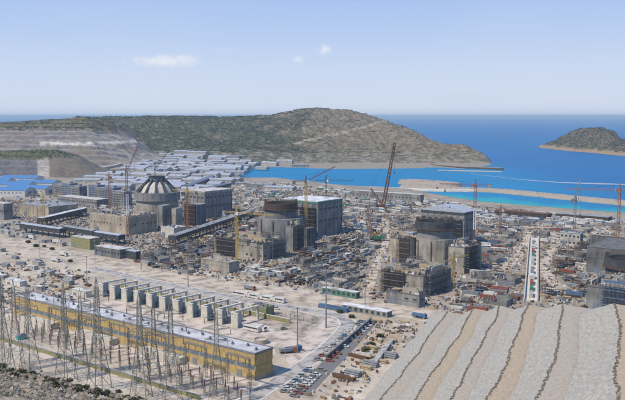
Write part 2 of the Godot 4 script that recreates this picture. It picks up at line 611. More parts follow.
func sea_color(p: Vector3, _n: Vector3) -> Color:
	var deep := Color(0.010, 0.115, 0.31)
	var mid := Color(0.005, 0.165, 0.36)
	var c := deep
	var d := -p.z
	var k := n2(p.x, p.z, 420.0) * 0.25 + n2(p.x, p.z * 4.0, 900.0) * 0.2
	# the harbour between headland and shore, then shallow water inside the breakwater
	if d < 2500.0 and p.x < 560.0:
		c = deep.lerp(mid, clampf((2500.0 - d) / 500.0, 0, 1) * clampf((560.0 - p.x) / 150.0, 0, 1))
	var inner := d < lerp_list([110.0, 180.0, 260.0, 400.0, 700.0], [1330.0, 1330.0, 1290.0, 1120.0, 1000.0], p.x)
	if inner and p.x > 90.0:
		c = Color(0.012, 0.28, 0.34)
	return c.lerp(c * 1.4, clampf(k + 0.1, 0, 1))

func ridge(x: float) -> Vector2:
	# x -> (depth of the ridge, its height)
	var xs := [-1300.0, -1050.0, -823.0, -630.0, -320.0, -165.0, -48.0, 10.0, 126.0, 200.0, 281.0, 340.0, 392.0, 425.0, 452.0, 490.0, 515.0, 545.0]
	var ds := [3000.0, 3000.0, 3100.0, 3100.0, 3100.0, 3100.0, 3100.0, 3100.0, 3100.0, 3020.0, 2900.0, 2780.0, 2650.0, 2520.0, 2450.0, 2420.0, 2390.0, 2380.0]
	var hs := [90.0, 106.0, 120.0, 123.0, 121.0, 126.0, 149.0, 153.0, 149.0, 133.0, 101.0, 78.0, 43.0, 36.0, 40.0, 24.0, 2.0, -20.0]
	return Vector2(lerp_list(xs, ds, x), lerp_list(xs, hs, x))

func head_height(x: float, z: float) -> float:
	var d := -z + n2(x, z, 260.0) * 60.0
	var r := ridge(x)
	var foot := lerp_list([-700.0, -200.0, 0.0, 200.0, 380.0, 470.0, 540.0], [2230.0, 2070.0, 1985.0, 1985.0, 2010.0, 2090.0, 2330.0], x)
	var t := (d - foot) / (r.x - foot)
	var h := 0.0
	if t < 0.0:
		h = maxf(-9.0 + (d - foot) * 0.12, -18.0)
		if x < -180.0:
			h = -2.0
		return h
	var low := lerpf(-7.5, 16.0, smoothstep(0.0, 0.45, t)) + 4.0 * n2(x, z, 90.0) * smoothstep(0.05, 0.25, t)
	low += 10.0 * maxf(0.0, n2(x + 77.0, z, 170.0)) * smoothstep(0.1, 0.3, t)
	if t <= 1.0:
		h = lerpf(low, r.y, smoothstep(0.36, 1.0, t)) if r.y > 20.0 else lerpf(low, r.y, t)
	else:
		h = r.y - (t - 1.0) * (r.y + 30.0) * 1.4
	h += n2(x, z, 55.0) * 4.0 * smoothstep(0.3, 0.6, t)
	h -= maxf(0.0, x - 485.0) * 0.5
	if x > 60.0 and t > 0.35 and h > 20.0:
		# old field terraces on the right-hand slope
		var q := h / 7.0
		h = lerpf(h, (floorf(q) + smoothstep(0.55, 0.9, q - floorf(q))) * 7.0, 0.8)
	return h

func head_color(p: Vector3, nor: Vector3) -> Color:
	var x := p.x
	var z := p.z
	var a := n2(x, z, 130.0)
	var b := n2(x + 300.0, z, 40.0)
	var d := n2(x, z, 14.0)
	var green := Color(0.085, 0.092, 0.044)
	var brown := Color(0.30, 0.235, 0.15)
	var pale := Color(0.42, 0.39, 0.34)
	var c := green.lerp(brown, clampf(a * 0.9 + b * 0.5 - 0.15, 0, 1))
	c = c.lerp(brown, 0.85 * smoothstep(-170.0, 110.0, x + 110.0 * a + 60.0 * b))
	if p.y < 24.0:
		c = c.lerp(pale, clampf(0.15 + b * 2.2 + d * 1.4, 0, 0.9) * smoothstep(24.0, 12.0, p.y))
		c = c.lerp(Color(0.10, 0.13, 0.05), clampf(-b * 2.5 - 0.2 + d, 0, 0.9) * smoothstep(26.0, 16.0, p.y) * smoothstep(-4.0, 2.0, p.y))
	c = c.lerp(Color(0.36, 0.31, 0.23), clampf(d * 1.6 + b * 0.6 - 0.25, 0, 0.8))
	c = c.lerp(Color(0.08, 0.085, 0.042), clampf(-d * 1.8 - 0.15, 0, 0.8))
	if x > -40.0 and p.y > 18.0:
		# terrace risers of bare stone
		var q := p.y / 7.0
		if q - floorf(q) > 0.5:
			c = c.lerp(Color(0.40, 0.33, 0.24) if d > 0.0 else Color(0.12, 0.11, 0.06), 0.6)
	# pale track cut across the slope, and bare tops
	var tr := absf(p.y - (52.0 + 0.22 * (x - 20.0) + 8.0 * n2(x, 0.0, 90.0)))
	if x > -60.0 and x < 330.0 and tr < 2.6:
		c = Color(0.50, 0.44, 0.35)
	if p.y > 118.0 and x > -240.0 and x < -70.0:
		c = c.lerp(Color(0.46, 0.40, 0.28), clampf(0.5 + b, 0, 1) * 0.8)
	if p.y < -2.0:
		c = Color(0.40, 0.36, 0.30)
	return c

func quarry_height(x: float, z: float) -> float:
	var d := -z + n2(x, z, 200.0) * 70.0
	var px := x / -z
	var top := lerp_list([-0.60, -0.45, -0.39, -0.315, -0.27, -0.23, -0.20], [88.0, 94.0, 99.0, 112.0, 128.0, 128.0, 110.0], px)
	var t := (d - 1950.0) / 600.0
	if t < 0.0:
		return -1.0 + t * 5.0
	var h := top * minf(t, 1.0)
	if t > 1.0:
		h = top - (t - 1.0) * 160.0
	else:
		var q := h / 11.0 + 0.25 * n2(x, z, 300.0)
		h = (floorf(q) + smoothstep(0.62, 0.92, q - floorf(q))) * 11.0
		h = minf(h, top + 3.0)
	return h * smoothstep(0.0, 1.0, (-0.175 - px + 0.02 * n2(x, z, 160.0)) / 0.11) + n2(x, z, 30.0) * 1.5

func quarry_color(p: Vector3, nor: Vector3) -> Color:
	var b := n2(p.x, p.z, 120.0)
	var d := n2(p.x, p.z, 22.0)
	var c := Color(0.44, 0.40, 0.37)
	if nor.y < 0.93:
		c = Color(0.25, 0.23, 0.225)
	c = c.lerp(Color(0.30, 0.25, 0.19), clampf(b * 1.4, 0, 0.8))
	c = c.lerp(c * 0.6, clampf(d * 1.4, 0, 0.7))
	var px := p.x / -p.z
	var top := lerp_list([-0.60, -0.45, -0.39, -0.315, -0.27, -0.20], [80.0, 82.0, 86.0, 84.0, 82.0, 60.0], px) + 14.0 * b
	if p.y > top:
		c = Color(0.115, 0.12, 0.058).lerp(Color(0.27, 0.21, 0.135), clampf(0.4 + d, 0, 1))
	if p.y > 44.0 and p.y < 51.0 and px > -0.34:
		c = Color(0.70, 0.68, 0.64)
	return c

func spoil_height(x: float, z: float) -> float:
	var d := -z + n2(x, z, 90.0) * 22.0
	var px := x / -z
	var top := lerp_list([-0.60, -0.45, -0.39, -0.345, -0.32, -0.29, -0.265, -0.24], [52.0, 46.0, 44.0, 49.0, 47.0, 34.0, 10.0, -3.0], px)
	var t := (d - 1585.0) / 190.0
	if t < 0.0:
		return -2.0 + t * 4.0
	var h := top * smoothstep(0.0, 1.0, minf(t, 1.0))
	if t > 1.0:
		h = top - (t - 1.0) * 40.0
	if px < -0.325 and t < 0.95:
		var q := h / 9.0
		h = (floorf(q) + smoothstep(0.55, 0.95, q - floorf(q))) * 9.0
	return h + n2(x, z, 18.0) * 1.5

func spoil_color(p: Vector3, nor: Vector3) -> Color:
	var px := p.x / -p.z
	var b := n2(p.x, p.z, 50.0)
	var d := n2(p.x, p.z, 12.0)
	var c := Color(0.27, 0.255, 0.27)
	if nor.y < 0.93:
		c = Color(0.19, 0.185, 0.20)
	if px > -0.335:
		c = Color(0.235, 0.20, 0.16)
	c = c.lerp(c * 0.55, clampf(d * 1.6 + b * 0.5, 0, 0.75))
	if p.y > 33.0 + 12.0 * b and px < -0.30:
		c = Color(0.11, 0.13, 0.055).lerp(Color(0.18, 0.17, 0.09), clampf(0.3 + d, 0, 1))
	if absf(px + 0.338) < 0.007 and p.y < 30.0:
		c = Color(0.52, 0.48, 0.44)
	return c

func island_height(x: float, z: float) -> float:
	var d := -z
	var px := 312.5 + 800.0 * x / d + n2(x, z, 200.0) * 6.0
	var top := lerp_list([536.0, 545.0, 556.0, 565.0, 574.0, 585.0, 600.0, 612.0, 618.0, 625.0, 640.0, 700.0, 760.0], [-14.0, 8.0, 18.0, 42.0, 66.0, 74.0, 76.0, 64.0, 42.0, 36.0, 44.0, 66.0, -14.0], px)
	var near := lerp_list([536.0, 556.0, 600.0, 640.0, 760.0], [3360.0, 3110.0, 2800.0, 2520.0, 2350.0], px)
	var w := 330.0 * clampf((px - 530.0) / 30.0, 0.15, 1.0)
	var t := (d - near) / w
	if t < 0.0:
		return -9.0 + t * 30.0
	var h := lerpf(-8.0, top, smoothstep(-0.15, 0.8, minf(t, 1.0)))
	if t > 1.0:
		h = top - (t - 1.0) * 130.0
	return h + n2(x, z, 45.0) * 6.0 * clampf(t * 3.0, 0, 1)

func island_color(p: Vector3, nor: Vector3) -> Color:
	var b := n2(p.x, p.z, 70.0)
	var d := n2(p.x, p.z, 18.0)
	var c := Color(0.15, 0.125, 0.07).lerp(Color(0.075, 0.08, 0.042), clampf(0.5 + b * 1.3 + d, 0, 1))
	c = c.lerp(Color(0.30, 0.24, 0.16), clampf(-d * 1.5 - b * 0.5, 0, 0.7))
	if p.y < 2.0 + 7.0 * d:
		c = Color(0.42, 0.30, 0.18)
	return c

func clump_mesh(seed_: int, leaves: int, flat: float) -> MB:
	# a shrub crown of many leaf-sized faces spread through its volume
	var r := RandomNumberGenerator.new()
	r.seed = seed_
	var mb := MB.new()
	mb.colored = true
	for i in leaves:
		var d := Vector3(r.randf_range(-1, 1), r.randf_range(-0.2, 1), r.randf_range(-1, 1))
		if d.length() > 1.0:
			d = d.normalized() * r.randf_range(0.7, 1.0)
		var p := Vector3(d.x, maxf(0.05, d.y * flat), d.z)
		var a := Vector3(r.randf_range(-1, 1), r.randf_range(-0.6, 0.6), r.randf_range(-1, 1)).normalized() * r.randf_range(0.22, 0.4)
		var b := Vector3(r.randf_range(-1, 1), r.randf_range(-0.6, 0.9), r.randf_range(-1, 1)).normalized() * r.randf_range(0.2, 0.36)
		var g := r.randf_range(0.6, 1.15)
		mb.col = Color(g, g * r.randf_range(0.92, 1.05), g * 0.95)
		mb.quad(p - a, p + b, p + a, p - b, p + Vector3(0, 0.3, 0))
	return mb

func scrub() -> void:
	for spec in [["hill_scrub", "foliage", 9000, "dark green scrub covering the long hill behind the harbour", "scrub", 21, 0],
			["dry_scrub", "foliage_dry", 2200, "dry olive scrub scattered over the right slope of the hill", "scrub", 22, 1],
			["island_scrub", "foliage", 2200, "dark scrub covering the rocky island in the sea", "scrub", 23, 2],
			["quarry_scrub", "foliage", 2200, "green scrub along the crest of the quarried hill at far left", "scrub", 24, 3],
			["spoil_scrub", "foliage", 900, "green scrub on top of the spoil mound behind the blue sheds", "scrub", 25, 4]]:
		var xf := []
		var r := RandomNumberGenerator.new()
		r.seed = spec[5]
		var tries := 0
		while xf.size() < spec[2] and tries < spec[2] * 5:
			tries += 1
			var x := 0.0
			var z := 0.0
			var h := 0.0
			var s := r.randf_range(1.6, 4.0)
			if spec[6] == 0:
				z = -r.randf_range(2250.0, 3150.0)
				x = r.randf_range(-0.30, 0.12) * -z
				h = head_height(x, z)
				if h < 14.0 or n2(x, z, 110.0) + n2(x, z, 30.0) > 0.32 * r.randf() + 0.12 - 0.9 * smoothstep(-140.0, 140.0, x + 90.0 * n2(x, z, 130.0)):
					continue
			elif spec[6] == 1:
				z = -r.randf_range(2080.0, 3050.0)
				x = r.randf_range(-0.05, 0.2) * -z
				h = head_height(x, z)
				s *= 0.8
				if h < 5.0 or n2(x, z, 60.0) > -0.05:
					continue
			elif spec[6] == 2:
				z = -r.randf_range(2550.0, 3450.0)
				x = r.randf_range(0.28, 0.42) * -z
				h = island_height(x, z)
				if h < 8.0 or n2(x, z, 60.0) > 0.4:
					continue
			elif spec[6] == 3:
				z = -r.randf_range(2300.0, 2620.0)
				x = r.randf_range(-0.45, -0.22) * -z
				h = quarry_height(x, z)
				if h < 78.0:
					continue
			else:
				z = -r.randf_range(1660.0, 1800.0)
				x = r.randf_range(-0.45, -0.29) * -z
				h = spoil_height(x, z)
				s *= 0.6
				if h < 33.0:
					continue
			var bs := Basis(Vector3.UP, r.randf() * TAU).scaled(Vector3(s, s * r.randf_range(0.6, 1.0), s))
			xf.append(Transform3D(bs, Vector3(x, h - 0.3, z)))
		var mm := MultiMesh.new()
		mm.transform_format = MultiMesh.TRANSFORM_3D
		mm.mesh = clump_mesh(spec[5], 26, 0.8).mesh()
		mm.instance_count = xf.size()
		for i in xf.size():
			mm.set_instance_transform(i, xf[i])
		var o := MultiMeshInstance3D.new()
		o.multimesh = mm
		o.material_override = M[spec[1]]
		o.name = spec[0]
		add_child(o)
		tag(o, spec[3], spec[4])
		o.set_meta("kind", "stuff")

func mole(called: String, pts: Array, w_top: float, w_foot: float, top: float, m: Material, crown: Material) -> void:
	var mb := MB.new()
	var cr := MB.new()
	for i in range(pts.size() - 1):
		var p: Vector3 = pts[i]
		var q: Vector3 = pts[i + 1]
		var segs := int(p.distance_to(q) / 8.0) + 1
		var d := (q - p).normalized()
		var s := Vector3(-d.z, 0, d.x)
		for k in segs:
			var a := p.lerp(q, float(k) / segs)
			var b := p.lerp(q, float(k + 1) / segs)
			for sd in [-1.0, 1.0]:
				var rows := [[w_top, top], [lerpf(w_top, w_foot, 0.5), lerpf(top, SEA, 0.55)], [w_foot, SEA - 3.0]]
				for j in 2:
					var c := []
					for e in [[a, j], [b, j], [b, j + 1], [a, j + 1]]:
						var base: Vector3 = e[0]
						var row: Array = rows[e[1]]
						var jit: float = n2(base.x * 3.0 + e[1] * 50.0 + sd * 99.0, base.z * 3.0, 7.0)
						var v: Vector3 = base + s * sd * (row[0] + jit * 1.6 * e[1])
						v.y = row[1] + jit * 0.9 * e[1]
						c.append(v)
					mb.quad(c[0], c[1], c[2], c[3], s * sd + Vector3(0, 1, 0))
			if (i == 0 and k == 0) or (i == pts.size() - 2 and k == segs - 1):
				# sloping rock head
				var f := a if k == 0 and i == 0 else b
				var o2 := -d if k == 0 and i == 0 else d
				for w8 in 8:
					var a0 := PI * w8 / 8.0
					var a1 := PI * (w8 + 1) / 8.0
					var e0 := s * cos(a0) + o2 * sin(a0)
					var e1 := s * cos(a1) + o2 * sin(a1)
					var ft := Vector3(f.x, top, f.z)
					mb.quad(ft + e0 * w_top, ft + e1 * w_top, ft + e1 * w_foot + Vector3(0, SEA - 3.0 - top, 0), ft + e0 * w_foot + Vector3(0, SEA - 3.0 - top, 0), e0 + Vector3.UP)
					cr.tri(ft, ft + e0 * w_top, ft + e1 * w_top, Vector3.UP, Vector3.UP, Vector3.UP)
			cr.quad(Vector3(a.x, top, a.z) - s * w_top, Vector3(b.x, top, b.z) - s * w_top, Vector3(b.x, top, b.z) + s * w_top, Vector3(a.x, top, a.z) + s * w_top, Vector3.UP)
	var o := Node3D.new()
	o.name = called
	add_child(o)
	o.set_meta("kind", "structure")
	part("rock_armour", mb, m, o)
	part("crest_road", cr, crown, o)

func breakwater() -> void:
	mole("breakwater", [Vector3(174.5, -8.0, -1455.9), Vector3(226.5, -8.0, -1415.6), Vector3(322.1, -8.0, -1368.3), Vector3(393.9, -8.0, -1266.6), Vector3(474.6, -8.0, -1152.2), Vector3(683.4, -8.0, -922.2)], 12.0, 19.0, SEA + 5.0, M.rubble, M.pad_brown)
	mole("harbour_mole", [Vector3(192.6, -8.0, -1543.6), Vector3(220.3, -8.0, -1520.7), Vector3(249.2, -8.0, -1476.9)], 24.0, 30.0, SEA + 7.0, M.rubble, M.pad_brown)
	mole("causeway", [Vector3(23.2, -8.0, -1476.9), Vector3(85.6, -8.0, -1435.5), Vector3(167.4, -8.0, -1396.3), Vector3(229.1, -8.0, -1377.5), Vector3(310.4, -8.0, -1377.5)], 5.0, 8.0, SEA + 4.0, M.concrete_pale, M.kerb)
	mole("pier", [Vector3(300.9, -8.0, -2137.6), Vector3(371.5, -8.0, -2012.2), Vector3(458.8, -8.0, -1954.9)], 8.0, 12.0, SEA + 4.0, M.rust_dark, M.rubble)
	mole("sand_spit", [Vector3(306.2, -8.0, -1918.5), Vector3(438.2, -8.0, -1866.3)], 5.0, 10.0, SEA + 1.5, M.rubble, M.kerb)
	var mb := MB.new()
	var a := [Vector3(358.1, -7.9, -1815.4), Vector3(426.9, -7.9, -1641.2), Vector3(486.0, -7.9, -1566.0), Vector3(619.6, -7.9, -1508.3)]
	for i in 3:
		var d := Vector3(0, 0, 5.0 + 4.0 * i)
		mb.quad(a[i] - d, a[i + 1] - d - Vector3(0, 0, 4), a[i + 1] + d, a[i] + d, Vector3.UP)
	struct("foam_line", mb, M.roof_lilac)

func terrace_end(s: float) -> float:
	return -1.5 * s - 0.0036 * s * s

func terrace_bend(s: float, t: float, te: float) -> float:
	var b := 2.4 * n2(t, s * 0.2, 110.0) + 0.4 * n2(t, s * 0.15, 25.0)
	return b - 0.0002 * (t - te) * (t - te) * clampf(s / 60.0, 0, 1)

func terraces() -> void:
	var lv: Array = [Vector3(0.00, 0.00, 0.00), Vector3(13.08, 0.00, 7.33), Vector3(20.21, 0.00, 7.48), Vector3(32.87, 0.00, 18.41), Vector3(38.80, 0.00, 18.56), Vector3(49.33, 0.00, 27.63), Vector3(54.62, 0.00, 27.78), Vector3(64.01, 0.00, 35.84), Vector3(69.73, 0.00, 35.99), Vector3(79.90, 0.00, 44.74), Vector3(86.43, 0.00, 44.89), Vector3(98.05, 0.00, 54.91), Vector3(103.35, 0.00, 55.06), Vector3(112.78, 0.00, 63.16), Vector3(117.59, 0.00, 63.31), Vector3(126.12, 0.00, 70.63)]
	var p0 := Vector3(73.0, 0.0, -482.8)
	var d := Vector3(0.324, 0, -0.946)
	var n := Vector3(0.946, 0, 0.324)
	var e := Vector3(0.70, 0, 0.71)
	var root := Node3D.new()
	root.name = "terraced_hillside"
	add_child(root)
	root.set_meta("kind", "structure")
	var last: Vector3 = lv[lv.size() - 1]
	lv = lv.duplicate()
	lv.append(last + Vector3(9.0, 0, 0.3))
	lv.append(last + Vector3(24.0, 0, 12.0))
	for k in 4:
		lv.append(last + Vector3(34.0 + 25.0 * k, 0, 12.3 + 10.0 * k))
		lv.append(last + Vector3(49.0 + 25.0 * k, 0, 22.0 + 10.0 * k))
	for k in range(lv.size() - 1):
		var A: Vector3 = lv[k]
		var B: Vector3 = lv[k + 1]
		var riser := k % 2 == 0
		var rows := 9 if riser else 5
		var mb := MB.new()
		var grid := []
		var cols := 132
		for i in cols + 1:
			var line := PackedVector3Array()
			for j in rows + 1:
				var u := float(j) / rows
				var s := lerpf(A.x, B.x, u)
				var te := terrace_end(s)
				var y := lerpf(A.z, B.z, u)
				var t := te
				var pos := p0 + n * s
				if i <= 110:
					t = lerpf(te - 235.0, te, i / 110.0)
					pos += d * t
				else:
					pos += d * te + e * (i - 110) * 5.0
				pos += n * terrace_bend(s, t, te)
				if riser and j > 0 and j < rows:
					pos += n * n2(pos.x, pos.z + y * 2.0, 6.0) * 0.55
					y += n2(pos.x * 1.0, pos.z, 2.5) * 0.35
				elif not riser:
					y += n2(pos.x, pos.z, 6.0) * 0.22 - (0.25 if j == rows else 0.0)
				pos.y = y - 0.02
				line.append(pos)
			grid.append(line)
		var nor := []
		for i in cols + 1:
			var line := PackedVector3Array()
			for j in rows + 1:
				var g: Vector3 = (grid[mini(i + 1, cols)][j] - grid[maxi(i - 1, 0)][j]).cross(grid[i][mini(j + 1, rows)] - grid[i][maxi(j - 1, 0)])
				line.append((g if g.y > 0.0 else -g).normalized())
			nor.append(line)
		for i in cols:
			for j in rows:
				mb.tri(grid[i][j], grid[i + 1][j], grid[i + 1][j + 1], nor[i][j], nor[i + 1][j], nor[i + 1][j + 1])
				mb.tri(grid[i][j], grid[i + 1][j + 1], grid[i][j + 1], nor[i][j], nor[i + 1][j + 1], nor[i][j + 1])
		part("rock_slope" if riser else "bench", mb, M.rock_face if riser else (M.bench_tan if (k / 2) % 2 == 1 else M.bench_soil), root)
		if riser:
			# a low ragged row of small dark blocks along the crest
			var bm := MB.new()
			var r := RandomNumberGenerator.new()
			r.seed = 70 + k
			for i in 420:
				var s := B.x + r.randf_range(-0.2, 0.5)
				var te := terrace_end(s)
				var t := te - 233.0 * i / 420.0
				var pos := p0 + n * (s + terrace_bend(s, t, te)) + d * t
				pos.y = B.z + 0.05
				bm.box(pos, Vector3(r.randf_range(0.2, 0.5), r.randf_range(0.2, 0.45), r.randf_range(0.3, 0.7)), Basis.from_euler(Vector3(r.randf() * 0.5, r.randf() * TAU, r.randf() * 0.5)))
			var o := part("dark_crest_row", bm, M.crest_dark, root)
			o.set_meta("kind", "stuff")

func roads() -> void:
	road("haul_road", [Vector3(-413.9, 0.0, -881.0), Vector3(-307.8, 0.0, -779.7), Vector3(-239.2, 0.0, -720.4), Vector3(-176.5, 0.0, -655.3), Vector3(-125.5, 0.0, -608.7), Vector3(-82.7, 0.0, -578.6), Vector3(-36.8, 0.0, -551.4), Vector3(5.0, 0.0, -523.6), Vector3(42.9, 0.0, -498.4), Vector3(74.6, 0.0, -473.0), Vector3(89.7, 0.0, -445.7)], 26.0, M.road_pale, 0.05)
	road("service_road_kerb", [Vector3(-33.1, 0.0, -318.5), Vector3(-22.4, 0.0, -343.9), Vector3(-10.6, 0.0, -367.4), Vector3(4.9, 0.0, -402.9), Vector3(18.5, 0.0, -445.7), Vector3(20.5, 0.0, -465.9), Vector3(13.8, 0.0, -480.3), Vector3(-7.9, 0.0, -495.7), Vector3(-32.9, 0.0, -512.1), Vector3(-70.7, 0.0, -541.8), Vector3(-120.2, 0.0, -582.2), Vector3(-179.9, 0.0, -637.6)], 10.6, M.kerb, 0.10)
	road("service_road", [Vector3(-33.1, 0.0, -318.5), Vector3(-22.4, 0.0, -343.9), Vector3(-10.6, 0.0, -367.4), Vector3(4.9, 0.0, -402.9), Vector3(18.5, 0.0, -445.7), Vector3(20.5, 0.0, -465.9), Vector3(13.8, 0.0, -480.3), Vector3(-7.9, 0.0, -495.7), Vector3(-32.9, 0.0, -512.1), Vector3(-70.7, 0.0, -541.8), Vector3(-120.2, 0.0, -582.2), Vector3(-179.9, 0.0, -637.6)], 8.6, M.road_grey, 0.105)
	road("car_street", [Vector3(-5.5, 0.0, -338.7), Vector3(4.5, 0.0, -370.4), Vector3(17.0, 0.0, -408.3), Vector3(31.1, 0.0, -454.5)], 9.0, M.asphalt, 0.06)
	road("foreground_road", [Vector3(-199.9, 0.0, -443.6), Vector3(-169.3, 0.0, -423.2), Vector3(-127.2, 0.0, -392.6), Vector3(-90.2, 0.0, -364.5), Vector3(-58.1, 0.0, -340.0), Vector3(-29.6, 0.0, -316.3)], 11.0, M.road_concrete, 0.09)
	road("yard_road", [Vector3(-174.0, 0.0, -465.9), Vector3(-127.7, 0.0, -429.2), Vector3(-81.9, 0.0, -392.6), Vector3(-45.4, 0.0, -361.6), Vector3(-22.3, 0.0, -342.6)], 8.0, M.road_concrete, 0.07)
	road("dirt_track", [Vector3(35.5, 0.0, -520.6), Vector3(46.4, 0.0, -604.7), Vector3(64.2, 0.0, -720.4), Vector3(75.5, 0.0, -813.1), Vector3(85.7, 0.0, -951.5)], 7.0, M.road_pale, 0.05)
	road("coast_road", [Vector3(41.4, 0.0, -1012.0), Vector3(131.4, 0.0, -970.8), Vector3(193.2, 0.0, -914.9), Vector3(248.2, 0.0, -865.0), Vector3(308.3, 0.0, -881.0), Vector3(345.0, 0.0, -834.6)], 9.0, M.road_pale, 0.04)
	road("loop_road", [Vector3(135.4, 0.0, -600.9), Vector3(166.8, 0.0, -659.9), Vector3(198.7, 0.0, -743.0), Vector3(231.1, 0.0, -842.0)], 8.0, M.road_pale, 0.07)
	road("curved_road", [Vector3(246.0, 0.0, -857.2), Vector3(248.0, 0.0, -820.2), Vector3(232.3, 0.0, -754.9), Vector3(205.4, 0.0, -688.8), Vector3(184.3, 0.0, -624.9), Vector3(175.6, 0.0, -558.0)], 8.0, M.road_pale, 0.065)
	road("camp_road", [Vector3(-509.6, 0.0, -1750.5), Vector3(-478.4, 0.0, -1887.5), Vector3(-476.4, 0.0, -2345.3), Vector3(-408.6, 0.0, -2908.4)], 9.0, M.road_concrete, 5.2, 6.0)
	yard("switchyard_paving", PackedVector2Array([Vector2(-53, -473), Vector2(-8, -493), Vector2(14, -478), Vector2(16, -459), Vector2(5, -414), Vector2(-11, -380), Vector2(-19, -414)]), M.road_concrete, 0.03)
	yard("brown_pad", PackedVector2Array([Vector2(-34, -485), Vector2(-9, -490), Vector2(6, -473), Vector2(-7, -437), Vector2(-30, -459)]), M.pad_brown, 0.035)
	yard("switchyard_gravel", PackedVector2Array([Vector2(-207, -473), Vector2(-175, -545), Vector2(-53, -473), Vector2(-19, -414), Vector2(-22, -345), Vector2(-82, -394), Vector2(-175, -468)]), M.road_concrete, 0.02)

# ------------------------------------------------------------------ kinds of things, built once and copied
func wheels(o: Node3D, xs: Array, zs: Array, r: float, w: float) -> void:
	var mb := MB.new()
	mb.cyl(Vector3(0, 0, -w * 0.5), Vector3(0, 0, w * 0.5), r, r, 10)
	var hub := MB.new()
	hub.cyl(Vector3(0, 0, -w * 0.52), Vector3(0, 0, w * 0.52), r * 0.5, r * 0.5, 8)
	var t := mb.mesh()
	var hm := hub.mesh()
	for x in xs:
		for z in zs:
			var q := piece("wheel", t, M.tyre, o, Vector3(x, r, z))
			piece("rim", hm, M.paint_silver, q, Vector3.ZERO)

func kind_car(key: String, paint: String) -> void:
	var o := bare("parked_car")
	var b := MB.new()
	b.prism(PackedVector2Array([Vector2(-2.15, 0.3), Vector2(2.15, 0.3), Vector2(2.2, 0.7), Vector2(1.2, 0.95), Vector2(-1.9, 1.0), Vector2(-2.2, 0.85)]), -0.88, 0.88)
	part("body", b, M[paint], o)
	var g := MB.new()
	g.prism(PackedVector2Array([Vector2(1.1, 0.95), Vector2(0.5, 1.42), Vector2(-1.2, 1.45), Vector2(-1.85, 1.0)]), -0.8, 0.8)
	part("window_band", g, M.glass_dark, o)
	var r := MB.new()
	r.box(Vector3(-0.35, 1.47, 0), Vector3(1.75, 0.06, 1.5))
	part("roof", r, M[paint], o)
	var l := MB.new()
	l.box(Vector3(2.19, 0.62, 0.6), Vector3(0.06, 0.16, 0.36))
	l.box(Vector3(2.19, 0.62, -0.6), Vector3(0.06, 0.16, 0.36))
	part("headlights", l, M.white, o)
	wheels(o, [-1.35, 1.35], [-0.8, 0.8], 0.33, 0.22)
	P[key] = o

func kind_truck(key: String, cab: String, bed: String, tipper: bool) -> void:
	var o := bare("lorry")
	var c := MB.new()
	c.prism(PackedVector2Array([Vector2(2.2, 0.7), Vector2(4.3, 0.7), Vector2(4.3, 1.8), Vector2(4.0, 3.0), Vector2(2.2, 3.0)]), -1.22, 1.22)
	part("cab", c, M[cab], o)
	var g := MB.new()
	g.box(Vector3(4.18, 2.35, 0), Vector3(0.2, 0.8, 2.1), Basis(Vector3(0, 0, 1), 0.24))
	part("windscreen", g, M.glass_dark, o)
	var f := MB.new()
	f.box(Vector3(-0.6, 0.95, 0), Vector3(9.0, 0.3, 1.0))
	part("chassis", f, M.black, o)
	var b := MB.new()
	if tipper:
		b.prism(PackedVector2Array([Vector2(-4.9, 1.2), Vector2(2.0, 1.2), Vector2(2.0, 2.7), Vector2(-5.2, 2.7)]), -1.25, 1.25)
	else:
		b.box(Vector3(-1.5, 2.45, 0), Vector3(7.0, 2.5, 2.5))
	part("cargo_body", b, M[bed], o)
	wheels(o, [-3.9, -2.7, 3.2], [-1.0, 1.0], 0.52, 0.32)
	P[key] = o

func kind_bus() -> void:
	var o := bare("site_bus")
	var b := MB.new()
	b.prism(PackedVector2Array([Vector2(-5.8, 0.45), Vector2(5.8, 0.45), Vector2(5.9, 1.6), Vector2(5.6, 3.1), Vector2(-5.8, 3.1)]), -1.25, 1.25)
	part("body", b, M.white, o)
	var w := MB.new()
	w.box(Vector3(-0.2, 2.2, 0), Vector3(10.6, 0.8, 2.54))
	part("window_band", w, M.glass_dark, o)
	wheels(o, [-3.6, 3.8], [-1.05, 1.05], 0.5, 0.3)
	P["bus"] = o

func kind_container(key: String, paint: String) -> void:
	var o := bare("shipping_container")
	var b := MB.new()
	b.box(Vector3(0, 1.3, 0), Vector3(11.9, 2.5, 2.34))
	for i in 18:
		for s in [-1.0, 1.0]:
			b.box(Vector3(-5.6 + i * 0.66, 1.3, s * 1.2), Vector3(0.3, 2.3, 0.08))
	part("body", b, M[paint], o)
	var d := MB.new()
	for s in [-0.58, 0.58]:
		d.box(Vector3(6.0, 1.3, s), Vector3(0.1, 2.3, 1.08))
		d.beam(Vector3(6.08, 0.2, s), Vector3(6.08, 2.4, s), 0.06)
	part("door", d, M[paint], o)
	var f := MB.new()
	for x in [-6.0, 6.0]:
		for z in [-1.19, 1.19]:
			f.box(Vector3(x, 1.3, z), Vector3(0.16, 2.6, 0.16))
	for z in [-1.19, 1.19]:
		f.box(Vector3(0, 2.55, z), Vector3(11.8, 0.12, 0.13))
		f.box(Vector3(0, 0.07, z), Vector3(11.8, 0.14, 0.13))
	part("corner_frame", f, M[paint], o)
	P[key] = o

